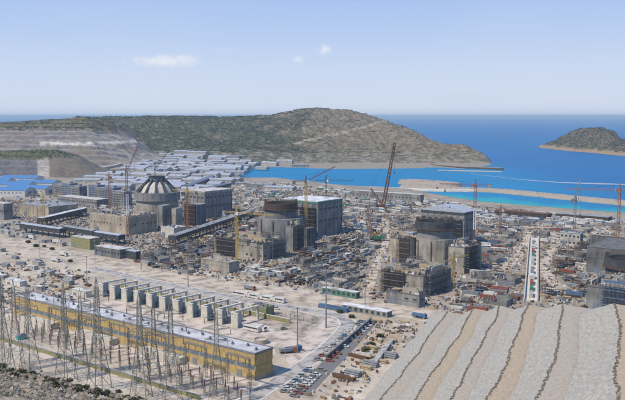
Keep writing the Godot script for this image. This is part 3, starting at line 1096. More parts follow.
func kind_cabin(key: String, wall: String, roof: String, w: float, h: float, d: float) -> void:
	var o := bare("site_cabin")
	var b := MB.new()
	b.base(0, 0, 0, w, h, d)
	part("wall", b, M[wall], o)
	var r := MB.new()
	r.prism(PackedVector2Array([Vector2(-d * 0.5 - 0.3, h), Vector2(d * 0.5 + 0.3, h), Vector2(d * 0.5 + 0.3, h + 0.15), Vector2(0, h + d * 0.09 + 0.15), Vector2(-d * 0.5 - 0.3, h + 0.15)]), -w * 0.5 - 0.2, w * 0.5 + 0.2)
	var ro := part("roof", r, M[roof], o)
	ro.rotation.y = PI * 0.5
	var wm := MB.new()
	wm.box(Vector3.ZERO, Vector3(1.3, 1.1, 0.08))
	var wmm := wm.mesh()
	var nwin := int(w / 3.2)
	for i in nwin:
		var x := -w * 0.5 + (i + 0.5) * w / nwin
		for s in [-1.0, 1.0]:
			if i == 0 and s > 0:
				continue
			piece("window", wmm, M.glass, o, Vector3(x, h * 0.6, s * (d * 0.5 + 0.02)))
	var dm := MB.new()
	dm.box(Vector3(-w * 0.5 + 0.5 * w / nwin, 1.0, d * 0.5 + 0.03), Vector3(0.95, 2.0, 0.08))
	part("door", dm, M.steel_grey, o)
	P[key] = o

func kind_rebar(key: String, m: String, w: float) -> void:
	var o := bare("rebar_bundle")
	var b := MB.new()
	var r := RandomNumberGenerator.new()
	r.seed = hash(key)
	for j in 3:
		for i in 7 - j:
			var z := (i - (6 - j) * 0.5) * 0.42
			b.beam(Vector3(-w * 0.5 + r.randf_range(-0.4, 0.4), 0.45 + j * 0.36, z), Vector3(w * 0.5 + r.randf_range(-0.4, 0.4), 0.45 + j * 0.36, z), 0.34)
	part("bars", b, M[m], o)
	var t := MB.new()
	t.box(Vector3.ZERO, Vector3(0.3, 0.28, 3.2))
	var tm := t.mesh()
	for x in [-w * 0.36, 0.0, w * 0.36]:
		piece("timber_sleeper", tm, M.timber, o, Vector3(x, 0.14, 0))
	P[key] = o

func kind_formwork(key: String, m: String) -> void:
	var o := bare("formwork_stack")
	var r := RandomNumberGenerator.new()
	r.seed = hash(key)
	var pm := MB.new()
	pm.box(Vector3.ZERO, Vector3(5.6, 0.3, 2.6))
	pm.box(Vector3(0, 0.2, 0.8), Vector3(5.4, 0.12, 0.15))
	pm.box(Vector3(0, 0.2, -0.8), Vector3(5.4, 0.12, 0.15))
	var me := pm.mesh()
	for i in r.randi_range(3, 6):
		piece("panel", me, M[m], o, Vector3(r.randf_range(-0.3, 0.3), 0.17 + i * 0.44, r.randf_range(-0.2, 0.2)), Basis(Vector3.UP, r.randf_range(-0.05, 0.05)))
	P[key] = o

func kind_beams(key: String, m: String) -> void:
	var o := bare("precast_beam_pile")
	var bm := MB.new()
	bm.box(Vector3.ZERO, Vector3(8.0, 0.7, 0.75))
	var me := bm.mesh()
	for j in 2:
		for i in 3 - j:
			piece("beam", me, M[m], o, Vector3(0.2 * (i - j), 0.36 + j * 0.72, (i - 1 + j * 0.5) * 0.95))
	P[key] = o

func kind_pipes(key: String, m: String) -> void:
	var o := bare("pipe_pile")
	var p := MB.new()
	p.cyl(Vector3(-4, 0, 0), Vector3(4, 0, 0), 0.5, 0.5, 10)
	var me := p.mesh()
	for j in 3:
		for i in 4 - j:
			piece("pipe", me, M[m], o, Vector3(0, 0.5 + j * 0.87, (i - (3 - j) * 0.5) * 1.01))
	P[key] = o

func kind_scaffold(key: String, m: String) -> void:
	var o := bare("scaffold_frame")
	var f := MB.new()
	for x in [-4.0, -1.33, 1.33, 4.0]:
		for z in [-1.6, 1.6]:
			f.beam(Vector3(x, 0, z), Vector3(x, 6.2, z), 0.16)
	for y in [1.9, 3.9, 5.9]:
		for z in [-1.6, 1.6]:
			f.beam(Vector3(-4, y, z), Vector3(4, y, z), 0.14)
			f.beam(Vector3(-4, y - 1.9, z), Vector3(-1.33, y, z), 0.1)
	part("tube_frame", f, M[m], o)
	var d := MB.new()
	d.box(Vector3.ZERO, Vector3(7.8, 0.12, 2.8))
	var dm := d.mesh()
	for y in [2.0, 4.0, 6.02]:
		piece("deck", dm, M.steel_grey if y < 3.0 else M.rust_dark, o, Vector3(0, y, 0))
	P[key] = o

func kind_shed(key: String, wall: String, roof: String, w: float, h: float, d: float) -> void:
	var o := bare("warehouse")
	var b := MB.new()
	b.prism(PackedVector2Array([Vector2(-d * 0.5, 0), Vector2(d * 0.5, 0), Vector2(d * 0.5, h), Vector2(0, h + d * 0.12), Vector2(-d * 0.5, h)]), -w * 0.5, w * 0.5)
	part("wall", b, M[wall], o).rotation.y = PI * 0.5
	for s in [-1.0, 1.0]:
		var r := MB.new()
		var nn := Vector3(0, d * 0.5, s * d * 0.12).normalized() * 0.2
		var p := [Vector3(-w * 0.5 - 0.5, h - 0.02, s * (d * 0.5 + 0.5)), Vector3(w * 0.5 + 0.5, h - 0.02, s * (d * 0.5 + 0.5)), Vector3(w * 0.5 + 0.5, h + d * 0.12 + 0.1, 0), Vector3(-w * 0.5 - 0.5, h + d * 0.12 + 0.1, 0)]
		r.quad(p[0] + nn, p[1] + nn, p[2] + nn, p[3] + nn, nn)
		r.quad(p[0], p[1], p[1] + nn, p[0] + nn, Vector3(0, 0, s))
		for x in range(1, int(w / 4.0)):
			var q := Vector3(-w * 0.5 + x * 4.0, 0, 0)
			r.beam(Vector3(q.x, p[0].y, p[0].z) + nn * 1.3, Vector3(q.x, p[2].y, 0) + nn * 1.3, 0.18)
		part("roof_slope", r, M[roof], o)
	var wm := MB.new()
	wm.box(Vector3.ZERO, Vector3(2.4, 1.4, 0.1))
	var me := wm.mesh()
	for i in int(w / 6.0):
		for s in [-1.0, 1.0]:
			piece("window", me, M.glass, o, Vector3(-w * 0.5 + 3.0 + i * 6.0, h * 0.65, s * (d * 0.5 + 0.03)))
	var dm := MB.new()
	dm.box(Vector3(w * 0.5 + 0.04, h * 0.38, 0), Vector3(0.12, h * 0.76, d * 0.3))
	part("door", dm, M.steel_blue, o)
	P[key] = o

func kind_dorm(key: String, wall: String, w: float, h: float, d: float) -> void:
	var o := bare("apartment_block")
	var b := MB.new()
	b.base(0, 0, 0, w, h, d)
	part("wall", b, M[wall], o)
	var r := MB.new()
	r.base(0, h, 0, w + 0.8, 0.6, d + 0.8)
	var ro := part("roof", r, M.roof_grey, o)
	var s := MB.new()
	s.base(w * 0.2, h + 0.6, 0, 4, 2.4, 4)
	part("stair_head", s, M[wall], ro)
	var wm := MB.new()
	wm.box(Vector3.ZERO, Vector3(1.6, 1.5, 0.1))
	var me := wm.mesh()
	var fl := int(h / 3.2)
	for j in fl:
		for i in int(w / 3.4):
			for q in [-1.0, 1.0]:
				piece("window", me, M.glass_dark, o, Vector3(-w * 0.5 + 1.9 + i * 3.4, 1.9 + j * 3.2, q * (d * 0.5 + 0.03)))
	P[key] = o

func kind_excavator() -> void:
	var o := bare("excavator")
	for s in [-1.0, 1.0]:
		var t := MB.new()
		t.prism(PackedVector2Array([Vector2(-2.2, 0.35), Vector2(-1.8, 0), Vector2(1.8, 0), Vector2(2.2, 0.35), Vector2(1.9, 0.9), Vector2(-1.9, 0.9)]), s * 1.1 - 0.3, s * 1.1 + 0.3)
		part("track", t, M.black, o)
	var b := MB.new()
	b.base(-0.5, 0.95, 0, 3.4, 1.3, 2.6)
	part("body", b, M.crane_yellow, o)
	var c := MB.new()
	c.base(0.8, 0.95, 0.8, 1.3, 2.1, 1.0)
	part("cab", c, M.glass_dark, o)
	var a := MB.new()
	a.beam(Vector3(1, 1.6, -0.3), Vector3(4.2, 4.6, -0.3), 0.55)
	a.beam(Vector3(4.2, 4.6, -0.3), Vector3(6.4, 2.0, -0.3), 0.45)
	part("arm", a, M.crane_yellow, o)
	var k := MB.new()
	k.prism(PackedVector2Array([Vector2(5.8, 0.7), Vector2(6.9, 0.6), Vector2(6.9, 1.6), Vector2(6.2, 2.0)]), -0.9, 0.3)
	part("bucket", k, M.steel_dark, o)
	P["excavator"] = o

func kind_lamp() -> void:
	var o := bare("lamp_mast")
	var p := MB.new()
	p.cyl(Vector3(0, 0, 0), Vector3(0, 26, 0), 0.38, 0.2, 8)
	part("pole", p, M.steel_grey, o)
	var h := MB.new()
	h.ring(Vector3(0, 25.2, 0), 0.9, 1.1, 0.2, 12)
	h.beam(Vector3(-1, 25.3, 0), Vector3(1, 25.3, 0), 0.12)
	h.beam(Vector3(0, 25.3, -1), Vector3(0, 25.3, 1), 0.12)
	part("head_ring", h, M.steel_grey, o)
	var l := MB.new()
	l.box(Vector3.ZERO, Vector3(0.5, 0.22, 0.5))
	var lm := l.mesh()
	for i in 6:
		piece("floodlight", lm, M.white, o, Vector3(cos(i * TAU / 6) * 1.15, 25.0, sin(i * TAU / 6) * 1.15))
	P["lamp"] = o

func kind_pylon() -> void:
	var o := bare("lattice_pylon")
	var hw := func(y: float) -> float: return lerpf(3.7, 1.0, y / 25.0) if y < 25.0 else lerpf(1.0, 0.6, (y - 25.0) / 16.0)
	var cs := [Vector2(-1, -1), Vector2(1, -1), Vector2(1, 1), Vector2(-1, 1)]
	for c in cs:
		var l := MB.new()
		l.beam(Vector3(c.x * 3.7, 0, c.y * 3.7), Vector3(c.x * 1.0, 25, c.y * 1.0), 0.22)
		l.beam(Vector3(c.x * 1.0, 25, c.y * 1.0), Vector3(c.x * 0.6, 41, c.y * 0.6), 0.18)
		l.box(Vector3(c.x * 3.7, 0.2, c.y * 3.7), Vector3(1.0, 0.6, 1.0))
		part("leg", l, M.pylon_steel, o)
	var b := MB.new()
	var ys := [0.0, 7.0, 12.5, 17.0, 20.5, 23.0, 25.0, 27.3, 29.6, 32.0, 34.3, 36.6, 39.0, 41.0]
	for i in range(ys.size() - 1):
		var y0: float = ys[i]
		var y1: float = ys[i + 1]
		var w0: float = hw.call(y0)
		var w1: float = hw.call(y1)
		for k in 4:
			var p: Vector2 = cs[k]
			var q: Vector2 = cs[(k + 1) % 4]
			b.beam(Vector3(p.x * w0, y0, p.y * w0), Vector3(q.x * w1, y1, q.y * w1), 0.10)
			b.beam(Vector3(q.x * w0, y0, q.y * w0), Vector3(p.x * w1, y1, p.y * w1), 0.10)
			b.beam(Vector3(p.x * w1, y1, p.y * w1), Vector3(q.x * w1, y1, q.y * w1), 0.10)
	part("bracing", b, M.pylon_steel, o)
	for y in [28.0, 33.0, 38.0]:
		var a := MB.new()
		var r := 6.5 if y == 33.0 else 5.2
		for s in [-1.0, 1.0]:
			for z in [-0.8, 0.8]:
				a.beam(Vector3(s * 0.8, y, z), Vector3(s * r, y + 0.4, 0), 0.16)
				a.beam(Vector3(s * 0.8, y + 1.8, z), Vector3(s * r, y + 0.4, 0), 0.14)
		part("cross_arm", a, M.pylon_steel, o)
		var ins := MB.new()
		for k in 6:
			ins.cyl(Vector3(0, -0.4 - k * 0.4, 0), Vector3(0, -0.6 - k * 0.4, 0), 0.22, 0.22, 6)
		ins.beam(Vector3(0, 0.3, 0), Vector3(0, -2.8, 0), 0.07)
		var im := ins.mesh()
		for s in [-1.0, 1.0]:
			piece("insulator_string", im, M.insulator, o, Vector3(s * r, y + 0.2, 0))
	var pk := MB.new()
	for c in cs:
		pk.beam(Vector3(c.x * 0.6, 41, c.y * 0.6), Vector3(0, 45, 0), 0.16)
	part("peak", pk, M.pylon_steel, o)
	P["pylon"] = o

func kind_foundation(key: String, w: float, d: float, m: String) -> void:
	# a half-built foundation: slab, walls of uneven height, columns with starter bars
	var o := bare("half_built_foundation")
	var r := RandomNumberGenerator.new()
	r.seed = hash(key)
	var s := MB.new()
	s.base(0, 0, 0, w, 0.6, d)
	part("slab", s, M.concrete, o)
	for e in [[0.0, d * 0.48, w, 0.5], [w * 0.48, 0.0, 0.5, d * 0.9], [-w * 0.2, -d * 0.1, 0.5, d * 0.7], [w * 0.1, -d * 0.46, w * 0.7, 0.5], [w * 0.2, 0.0, w * 0.5, 0.5]]:
		var b := MB.new()
		var h := r.randf_range(0.8, 4.2)
		b.base(e[0], 0.6, e[1], e[2], h, e[3])
		for k in int(maxf(e[2], e[3]) / 1.4):
			var u := -0.5 + (k + 0.5) / int(maxf(e[2], e[3]) / 1.4)
			b.beam(Vector3(e[0] + (u * e[2] if e[2] > e[3] else 0.0), 0.6 + h, e[1] + (u * e[3] if e[3] >= e[2] else 0.0)), Vector3(e[0] + (u * e[2] if e[2] > e[3] else 0.0), 1.2 + h + r.randf(), e[1] + (u * e[3] if e[3] >= e[2] else 0.0)), 0.16)
		part("wall", b, M[m if r.randf() < 0.6 else "concrete_grey"], o)
	for x in [-0.42, -0.3]:
		for z in [-0.35, 0.0, 0.35]:
			var q := MB.new()
			q.base(x * w, 0.6, z * d, 0.8, r.randf_range(1.5, 5.0), 0.8)
			part("column", q, M.concrete_dark, o)
	P[key] = o

func kind_post(key: String, tall: float) -> void:
	var o := bare("insulator_post")
	var b := MB.new()
	b.truss(Vector3(0, 0, 0), Vector3(0, tall * 0.5, 0), 0.7, 0.5, 0.1, 4)
	part("stand", b, M.pylon_steel, o)
	var i := MB.new()
	i.cyl(Vector3(0, tall * 0.5, 0), Vector3(0, tall, 0), 0.22, 0.16, 8)
	for k in 7:
		i.cyl(Vector3(0, tall * 0.5 + k * tall * 0.065, 0), Vector3(0, tall * 0.5 + k * tall * 0.065 + 0.1, 0), 0.36, 0.36, 8)
	part("insulator", i, M.insulator, o)
	var c := MB.new()
	c.ring(Vector3(0, tall, 0), 0.35, 0.5, 0.12, 10)
	c.beam(Vector3(-0.5, tall + 0.05, 0), Vector3(0.5, tall + 0.05, 0), 0.1)
	part("corona_ring", c, M.paint_silver, o)
	P[key] = o

func kind_gantry() -> void:
	var o := bare("line_gantry")
	for s in [-1.0, 1.0]:
		var l := MB.new()
		l.truss(Vector3(s * 7, 0, 0), Vector3(s * 7, 14, 0), 1.4, 0.7, 0.14, 10)
		part("column", l, M.pylon_steel, o)
	var b := MB.new()
	b.truss(Vector3(-7.4, 14.3, 0), Vector3(7.4, 14.3, 0), 0.8, 0.8, 0.13, 14)
	part("beam", b, M.pylon_steel, o)
	var im := MB.new()
	for k in 5:
		im.cyl(Vector3(0, -0.3 - k * 0.45, 0), Vector3(0, -0.5 - k * 0.45, 0), 0.25, 0.25, 6)
	im.beam(Vector3(0, 0, 0), Vector3(0, -2.6, 0), 0.08)
	var me := im.mesh()
	for x in [-4.5, 0.0, 4.5]:
		piece("insulator_string", me, M.insulator, o, Vector3(x, 13.9, 0))
	P["gantry"] = o

func tower_crane(at: Vector3, h: float, turn: float, jib: float, mast_m: String, jib_m: String, label: String, luff := 0.0) -> void:
	var o := thing("tower_crane", label, "crane", at, turn, "tower cranes over the building site")
	var b := MB.new()
	b.base(0, 0, 0, 6, 1.2, 6)
	part("base_block", b, M.concrete, o)
	var seg := 3
	for k in seg:
		var m := MB.new()
		m.truss(Vector3(0, 1.2 + (h - 1.2) * k / seg, 0), Vector3(0, 1.2 + (h - 1.2) * (k + 1) / seg, 0), 1.9, 1.9, 0.24, int(h / seg / 2.4))
		var mm := (M.crane_white if k == 1 and mast_m == "crane_red" else M[mast_m]) as Material
		part("mast_section", m, mm, o)
	var s := MB.new()
	s.cyl(Vector3(0, h, 0), Vector3(0, h + 1.2, 0), 1.5, 1.5, 12)
	part("slewing_ring", s, M[jib_m], o)
	var c := MB.new()
	c.base(1.9, h + 0.2, 1.6, 2.2, 2.4, 1.6)
	part("cab", c, M.white, o)
	var hd := MB.new()
	hd.truss(Vector3(0, h + 1.2, 0), Vector3(0, h + 7.0, 0), 1.6, 0.5, 0.22, 4)
	part("tower_head", hd, M[jib_m], o)
	var tip := Vector3(jib * cos(luff), h + 2.0 + jib * sin(luff), 0)
	var j := MB.new()
	j.truss(Vector3(1, h + 2.0, 0), tip, 1.2, 0.8, 0.16, int(jib / 2.4))
	part("jib", j, M[jib_m], o)
	var cj := MB.new()
	cj.truss(Vector3(-1, h + 2.0, 0), Vector3(-14, h + 2.2, 0), 1.2, 1.2, 0.16, 5)
	part("counter_jib", cj, M[jib_m], o)
	var w := MB.new()
	w.base(-12.5, h - 0.6, 0, 2.6, 3.0, 1.8)
	part("counterweight", w, M.concrete_grey, o)
	var t := MB.new()
	t.beam(Vector3(0, h + 7, 0), Vector3(0, h + 2, 0).lerp(tip, 0.65) + Vector3(0, 0.7, 0), 0.14)
	t.beam(Vector3(0, h + 7, 0), Vector3(-12, h + 2.9, 0), 0.1)
	part("tie_bars", t, M.steel_dark, o)
	var hk := MB.new()
	var hx := Vector3(0, h + 2, 0).lerp(tip, 0.7)
	hk.beam(hx, hx - Vector3(0, h * 0.35, 0), 0.12)
	hk.base(hx.x, hx.y - h * 0.35 - 1.2, 0, 0.8, 1.2, 0.8)
	part("hook_line", hk, M.steel_dark, o)

func crawler_crane(at: Vector3, turn: float, tip: Vector3, mast: Vector3, boom_m: String, body_m: String, wid: float, label: String) -> void:
	var o := thing("crawler_crane", label, "crane", at, turn)
	for s in [-1.0, 1.0]:
		var t := MB.new()
		t.prism(PackedVector2Array([Vector2(-5.5, 0.9), Vector2(-4.6, 0), Vector2(4.6, 0), Vector2(5.5, 0.9), Vector2(4.8, 2.0), Vector2(-4.8, 2.0)]), s * 3.8 - 0.75, s * 3.8 + 0.75)
		part("track", t, M.black, o)
	var b := MB.new()
	b.base(0, 1.1, 0, 3.5, 1.2, 6.0)
	b.base(-2.0, 2.3, 0, 11, 2.6, 4.2)
	part("body", b, M[body_m], o)
	var w := MB.new()
	for k in 4:
		w.base(-8.6, 2.4 + k * 1.3, 0, 2.8, 1.2, 6.2)
	part("counterweight", w, M.paint_grey, o)
	var c := MB.new()
	c.base(3.6, 2.3, 2.6, 2.2, 2.6, 1.5)
	part("cab", c, M.glass_dark, o)
	var f := Vector3(3.0, 3.2, 0)
	var bm := MB.new()
	bm.truss(f, tip, wid, wid * 0.6, wid * 0.16, int(tip.length() / 3.4))
	part("boom", bm, M[boom_m], o)
	var g := MB.new()
	g.truss(Vector3(1.0, 4.6, 0), mast, wid * 0.6, wid * 0.45, wid * 0.12, 8)
	part("back_mast", g, M[boom_m], o)
	var l := MB.new()
	l.beam(mast, tip, 0.16)
	l.beam(mast, Vector3(-8.6, 7.0, 0), 0.16)
	part("pendant_lines", l, M.steel_dark, o)
	var hk := MB.new()
	hk.beam(tip, tip - Vector3(0, tip.y * 0.45, 0), 0.16)
	hk.base(tip.x, tip.y * 0.55 - 2.0, 0, 1.2, 2.0, 1.0)
	part("hook_line", hk, M.steel_dark, o)
	keep(at, Vector3(14, 5, 11), turn)

# ------------------------------------------------------------------ buildings
func block(called: String, label: String, category: String, at: Vector3, size: Vector3, turn: float, wall: String, roof: String, opt := {}) -> Node3D:
	var o := thing(called, label, category, at, turn, opt.get("group", ""))
	var w := size.x
	var h := size.y
	var d := size.z
	var b := MB.new()
	b.base(0, 0, 0, w, h, d)
	part("wall", b, M[wall], o)
	var r := MB.new()
	r.base(0, h, 0, w + 0.5, 0.35, d + 0.5)
	var ro := part("roof", r, M[roof], o)
	var ph: float = opt.get("parapet", 0.0)
	if ph > 0.0:
		var pp := MB.new()
		for s in [-1.0, 1.0]:
			pp.base(0, h + 0.35, s * (d * 0.5 - 0.1), w + 0.5, ph, 0.6)
			pp.base(s * (w * 0.5 - 0.1), h + 0.35, 0, 0.6, ph - 0.01, d - 0.8)
		part("parapet", pp, M[opt.get("parapet_m", wall)], o)
	var piers: float = opt.get("piers", 0.0)
	if piers > 0.0:
		var pm := MB.new()
		pm.box(Vector3(0, h * 0.49, 0), Vector3(0.7, h * 0.98, 0.7))
		var me := pm.mesh()
		var n := int(w / piers)
		for i in n + 1:
			piece("pier", me, M[opt.get("pier_m", wall)], o, Vector3(-w * 0.5 + 0.3 + i * (w - 0.6) / n, 0, d * 0.5))
		n = maxi(1, int(d / piers))
		for i in n:
			for s in [1.0]:
				piece("pier", me, M[opt.get("pier_m", wall)], o, Vector3(s * w * 0.5, 0, -d * 0.5 + 0.3 + i * (d - 0.6) / n))
	for y in opt.get("bands", []):
		var bb := MB.new()
		bb.box(Vector3(0, h * y, 0), Vector3(w + 0.36, opt.get("band_h", 0.7), d + 0.36))
		part("string_course", bb, M[opt.get("band_m", wall)], o)
	var rows: int = opt.get("rows", 0)
	if rows > 0:
		var wm := MB.new()
		var ww: float = opt.get("ww", 2.0)
		var wh: float = opt.get("wh", 1.6)
		wm.box(Vector3.ZERO, Vector3(ww, wh, 0.14))
		var me2 := wm.mesh()
		var fr := MB.new()
		fr.box(Vector3(0, -wh * 0.5 - 0.1, 0), Vector3(ww + 0.4, 0.18, 0.3))
		var frm := fr.mesh()
		var pitch: float = opt.get("pitch", 5.0)
		for j in rows:
			var y := h * (j + 0.55) / rows
			var n := int(w / pitch)
			for i in n:
				if rng.randf() < opt.get("skip", 0.0):
					continue
				var q := piece("window", me2, M[opt.get("glass", "glass_dark")], o, Vector3(-w * 0.5 + (i + 0.5) * w / n, y, d * 0.5 + 0.04))
				piece("sill", frm, M[wall], q, Vector3.ZERO)
			n = int(d / pitch)
			for i in n:
				if rng.randf() < opt.get("skip", 0.0):
					continue
				var q := piece("window", me2, M[opt.get("glass", "glass_dark")], o, Vector3(w * 0.5 + 0.04, y, -d * 0.5 + (i + 0.5) * d / n), Basis(Vector3.UP, PI * 0.5))
				piece("sill", frm, M[wall], q, Vector3.ZERO)
	var dr := MB.new()
	dr.base(-w * 0.3, 0, d * 0.5 + 0.05, minf(4.0, w * 0.2), minf(4.5, h * 0.5), 0.2)
	part("door", dr, M.steel_blue, o)
	var units: int = opt.get("units", 0)
	if units > 0:
		var um := MB.new()
		um.base(0, 0, 0, 2.6, 1.5, 1.8)
		um.cyl(Vector3(0, 1.5, 0), Vector3(0, 1.8, 0), 0.6, 0.6, 10)
		var ume := um.mesh()
		for i in units:
			piece("roof_unit", ume, M.steel_grey, ro, Vector3(rng.randf_range(-0.4, 0.4) * w, h + 0.35, rng.randf_range(-0.35, 0.35) * d))
	var cores: int = opt.get("cores", 0)
	for i in cores:
		# walls of the next storey, half built
		var cm := MB.new()
		var along := i % 2 == 0
		var ln := rng.randf_range(0.18, 0.42) * (w if along else d)
		var ht := rng.randf_range(1.4, 4.5)
		cm.base(0, 0, 0, ln if along else 0.7, ht, 0.7 if along else ln)
		for k in int(ln / 1.2):
			var u := -ln * 0.5 + 0.6 + k * 1.2
			cm.beam(Vector3(u if along else 0.0, ht, 0.0 if along else u), Vector3(u if along else 0.0, ht + rng.randf_range(0.5, 1.6), 0.0 if along else u), 0.2)
		var q := part("half_built_wall", cm, M[["concrete", "concrete_grey", "ply", "concrete_pale"][i % 4]], ro)
		var mx := (w - (ln if along else 1.0)) * 0.5 - 0.5
		var mz := (d - (1.0 if along else ln)) * 0.5 - 0.5
		q.position = Vector3(rng.randf_range(-mx, mx), h + 0.35, rng.randf_range(-mz, mz))
	keep(at, size, turn, 1.5)
	return o

func facade_scaffold(label: String, at: Vector3, size: Vector3, turn: float, side: String, u0: float, u1: float, high: float, m: String) -> void:
	# scaffold standing against the front or the right-hand face of a block
	var l := (size.x if side == "front" else size.z) * (u1 - u0)
	var mid := (u0 + u1) * 0.5 - 0.5
	var p := local(at, turn, size.x * mid, 0, size.z * 0.5 + 2.0) if side == "front" else local(at, turn, size.x * 0.5 + 2.0, 0, -size.z * mid)
	var o := thing("facade_scaffold", label, "scaffold", p, turn if side == "front" else turn + PI * 0.5, "scaffolds on the unfinished blocks")
	var h := size.y * high
	var f := MB.new()
	var n := maxi(2, int(l / 2.6))
	for i in n + 1:
		for z in [-0.9, 0.9]:
			f.beam(Vector3(-l * 0.5 + i * l / n, 0, z), Vector3(-l * 0.5 + i * l / n, h + rng.randf_range(0.2, 1.6), z), 0.17)
	var lv := int(h / 2.1)
	for j in lv:
		var y := (j + 1) * h / lv
		for z in [-0.9, 0.9]:
			f.beam(Vector3(-l * 0.5, y + 0.9, z), Vector3(l * 0.5, y + 0.9, z), 0.12)
	for i in n:
		f.beam(Vector3(-l * 0.5 + i * l / n, 0, 0.95), Vector3(-l * 0.5 + (i + 1) * l / n, h, 0.95), 0.1)
	part("tube_frame", f, M[m], o)
	var dm := MB.new()
	dm.box(Vector3.ZERO, Vector3(l, 0.14, 1.7))
	var me := dm.mesh()
	for j in lv:
		piece("deck", me, M.steel_grey if j % 2 else M.rust_dark, o, Vector3(0, (j + 1) * h / lv - 0.1, 0))

func ordinal(i: int) -> String:
	var w := ["first", "second", "third", "fourth", "fifth", "sixth", "seventh", "eighth", "ninth", "tenth", "eleventh", "twelfth", "thirteenth", "fourteenth", "fifteenth", "sixteenth", "seventeenth", "eighteenth", "nineteenth", "twentieth"]
	if i < 20:
		return w[i]
	return str(i + 1) + (["th", "st", "nd", "rd"][(i + 1) % 10] if (i + 1) % 10 < 4 else "th")

func from_left(list: Array) -> void:
	# list of nodes whose labels are alike: tell them apart by their order from the left
	var by := {}
	for o in list:
		var k: String = o.get_meta("label")
		if not by.has(k):
			by[k] = []
		by[k].append(o)
	for k in by:
		var l: Array = by[k]
		if l.size() < 2:
			continue
		l.sort_custom(func(p, q): return p.position.x / -p.position.z < q.position.x / -q.position.z)
		for i in l.size():
			l[i].set_meta("label", k + ", " + ("leftmost" if i == 0 else ("rightmost" if i == l.size() - 1 else ordinal(i) + " from left")))

var items := []
var marks := []
func near_marks() -> void:
	# every scattered item is named by how near it stands to the closest landmark
	var by := {}
	for it in items:
		if not by.has(it[1]):
			by[it[1]] = []
		by[it[1]].append(it[0])
	for key in by:
		var l: Array = by[key]
		for m in marks:
			var s := l.duplicate()
			var mp: Vector3 = m[0]
			s.sort_custom(func(p, q): return p.position.distance_squared_to(mp) < q.position.distance_squared_to(mp))
			for i in s.size():
				var d: float = s[i].position.distance_to(mp)
				if not s[i].has_meta("nd") or d < s[i].get_meta("nd"):
					s[i].set_meta("nd", d)
					s[i].set_meta("label", DESC[key] + ", " + ("nearest" if i == 0 else ordinal(i) + " nearest") + " to " + m[1])
	for it in items:
		it[0].remove_meta("nd")

func deck_load(at: Vector3, size: Vector3, turn: float, keys: Array, n: int, where: String, group: String) -> void:
	# building materials lying about on a roof or a floor slab
	var taken := []
	var made := []
	var tries := 0
	while taken.size() < n and tries < n * 12:
		tries += 1
		var lx := rng.randf_range(-0.5, 0.5) * (size.x - 8.0)
		var lz := rng.randf_range(-0.5, 0.5) * (size.z - 8.0)
		var q := Vector2(lx, lz)
		var ok := true
		for t in taken:
			if absf(t.x - lx) < 6.6 and absf(t.y - lz) < 4.2:
				ok = false
				break
		if not ok:
			continue
		taken.append(q)
		var key: String = keys[rng.randi() % keys.size()]
		made.append(put(key, local(at, turn, lx, size.y + 0.36, lz), turn, DESC[key] + " " + where, CAT[key], group + " (" + CAT[key] + ")"))
	from_left(made)
	var r := RandomNumberGenerator.new()
	r.seed = int(absf(at.x) * 7.0)
	var mb := MB.new()
	mb.box(Vector3(0, 0.5, 0), Vector3.ONE)
	var mm := MultiMesh.new()
	mm.transform_format = MultiMesh.TRANSFORM_3D
	mm.use_colors = true
	mm.mesh = mb.mesh()
	mm.instance_count = int(size.x * size.z * 0.16)
	var pal := [Color(0.5, 0.48, 0.45), Color(0.34, 0.32, 0.29), Color(0.12, 0.12, 0.12), Color(0.2, 0.15, 0.1), Color(0.62, 0.61, 0.6), Color(0.08, 0.08, 0.085)]
	for i in mm.instance_count:
		var b := Basis(Vector3.UP, turn + (PI * 0.5 if r.randf() < 0.5 else 0.0) + r.randf_range(-0.2, 0.2)) * Basis.from_scale(Vector3(r.randf_range(0.6, 4.0), r.randf_range(0.3, 1.6), r.randf_range(0.2, 1.2)))
		mm.set_instance_transform(i, Transform3D(b, local(at, turn, r.randf_range(-0.47, 0.47) * size.x, size.y + 0.35, r.randf_range(-0.47, 0.47) * size.z)))
		mm.set_instance_color(i, pal[r.randi() % pal.size()])
	var o := MultiMeshInstance3D.new()
	o.multimesh = mm
	o.material_override = M.tint
	o.name = numbered("deck_rubble")
	add_child(o)
	tag(o, "small loose building materials lying " + where, "debris")
	o.set_meta("kind", "stuff")

var DESC := {"found_a": "pale half-built foundation", "found_b": "dark half-built foundation", "found_c": "small half-built foundation", "shed_white": "white-roofed warehouse", "shed_lilac": "pale blue-roofed warehouse", "shed_grey": "grey-roofed warehouse", "rebar_a": "rusty bundle of reinforcing bars", "rebar_b": "dark bundle of reinforcing bars", "rebar_c": "grey bundle of steel bars",
	"form_a": "tan plywood formwork stack", "form_b": "grey steel formwork stack", "form_c": "red-brown formwork stack",
	"beams_a": "pile of pale precast beams", "beams_b": "pile of dark grey precast beams", "pipes_a": "pile of grey pipes", "pipes_b": "pile of rust-brown pipes",
	"scaf_a": "grey scaffold frame", "scaf_b": "rusty scaffold frame",
	"box_white": "white shipping container", "box_blue": "blue shipping container", "box_red": "red shipping container", "box_green": "green shipping container", "box_grey": "grey shipping container",
	"cabin_a": "short white site cabin", "cabin_b": "site cabin with pale blue roof", "cabin_c": "long white site cabin", "cabin_d": "beige site cabin with grey roof",
	"truck_w": "white box lorry", "truck_r": "tipper lorry with orange cab", "truck_b": "blue tipper lorry", "car_w": "white car", "car_s": "silver car", "car_g": "dark grey car", "car_r": "red car", "car_b": "blue car",
	"excavator": "yellow tracked excavator", "bus": "white bus"}
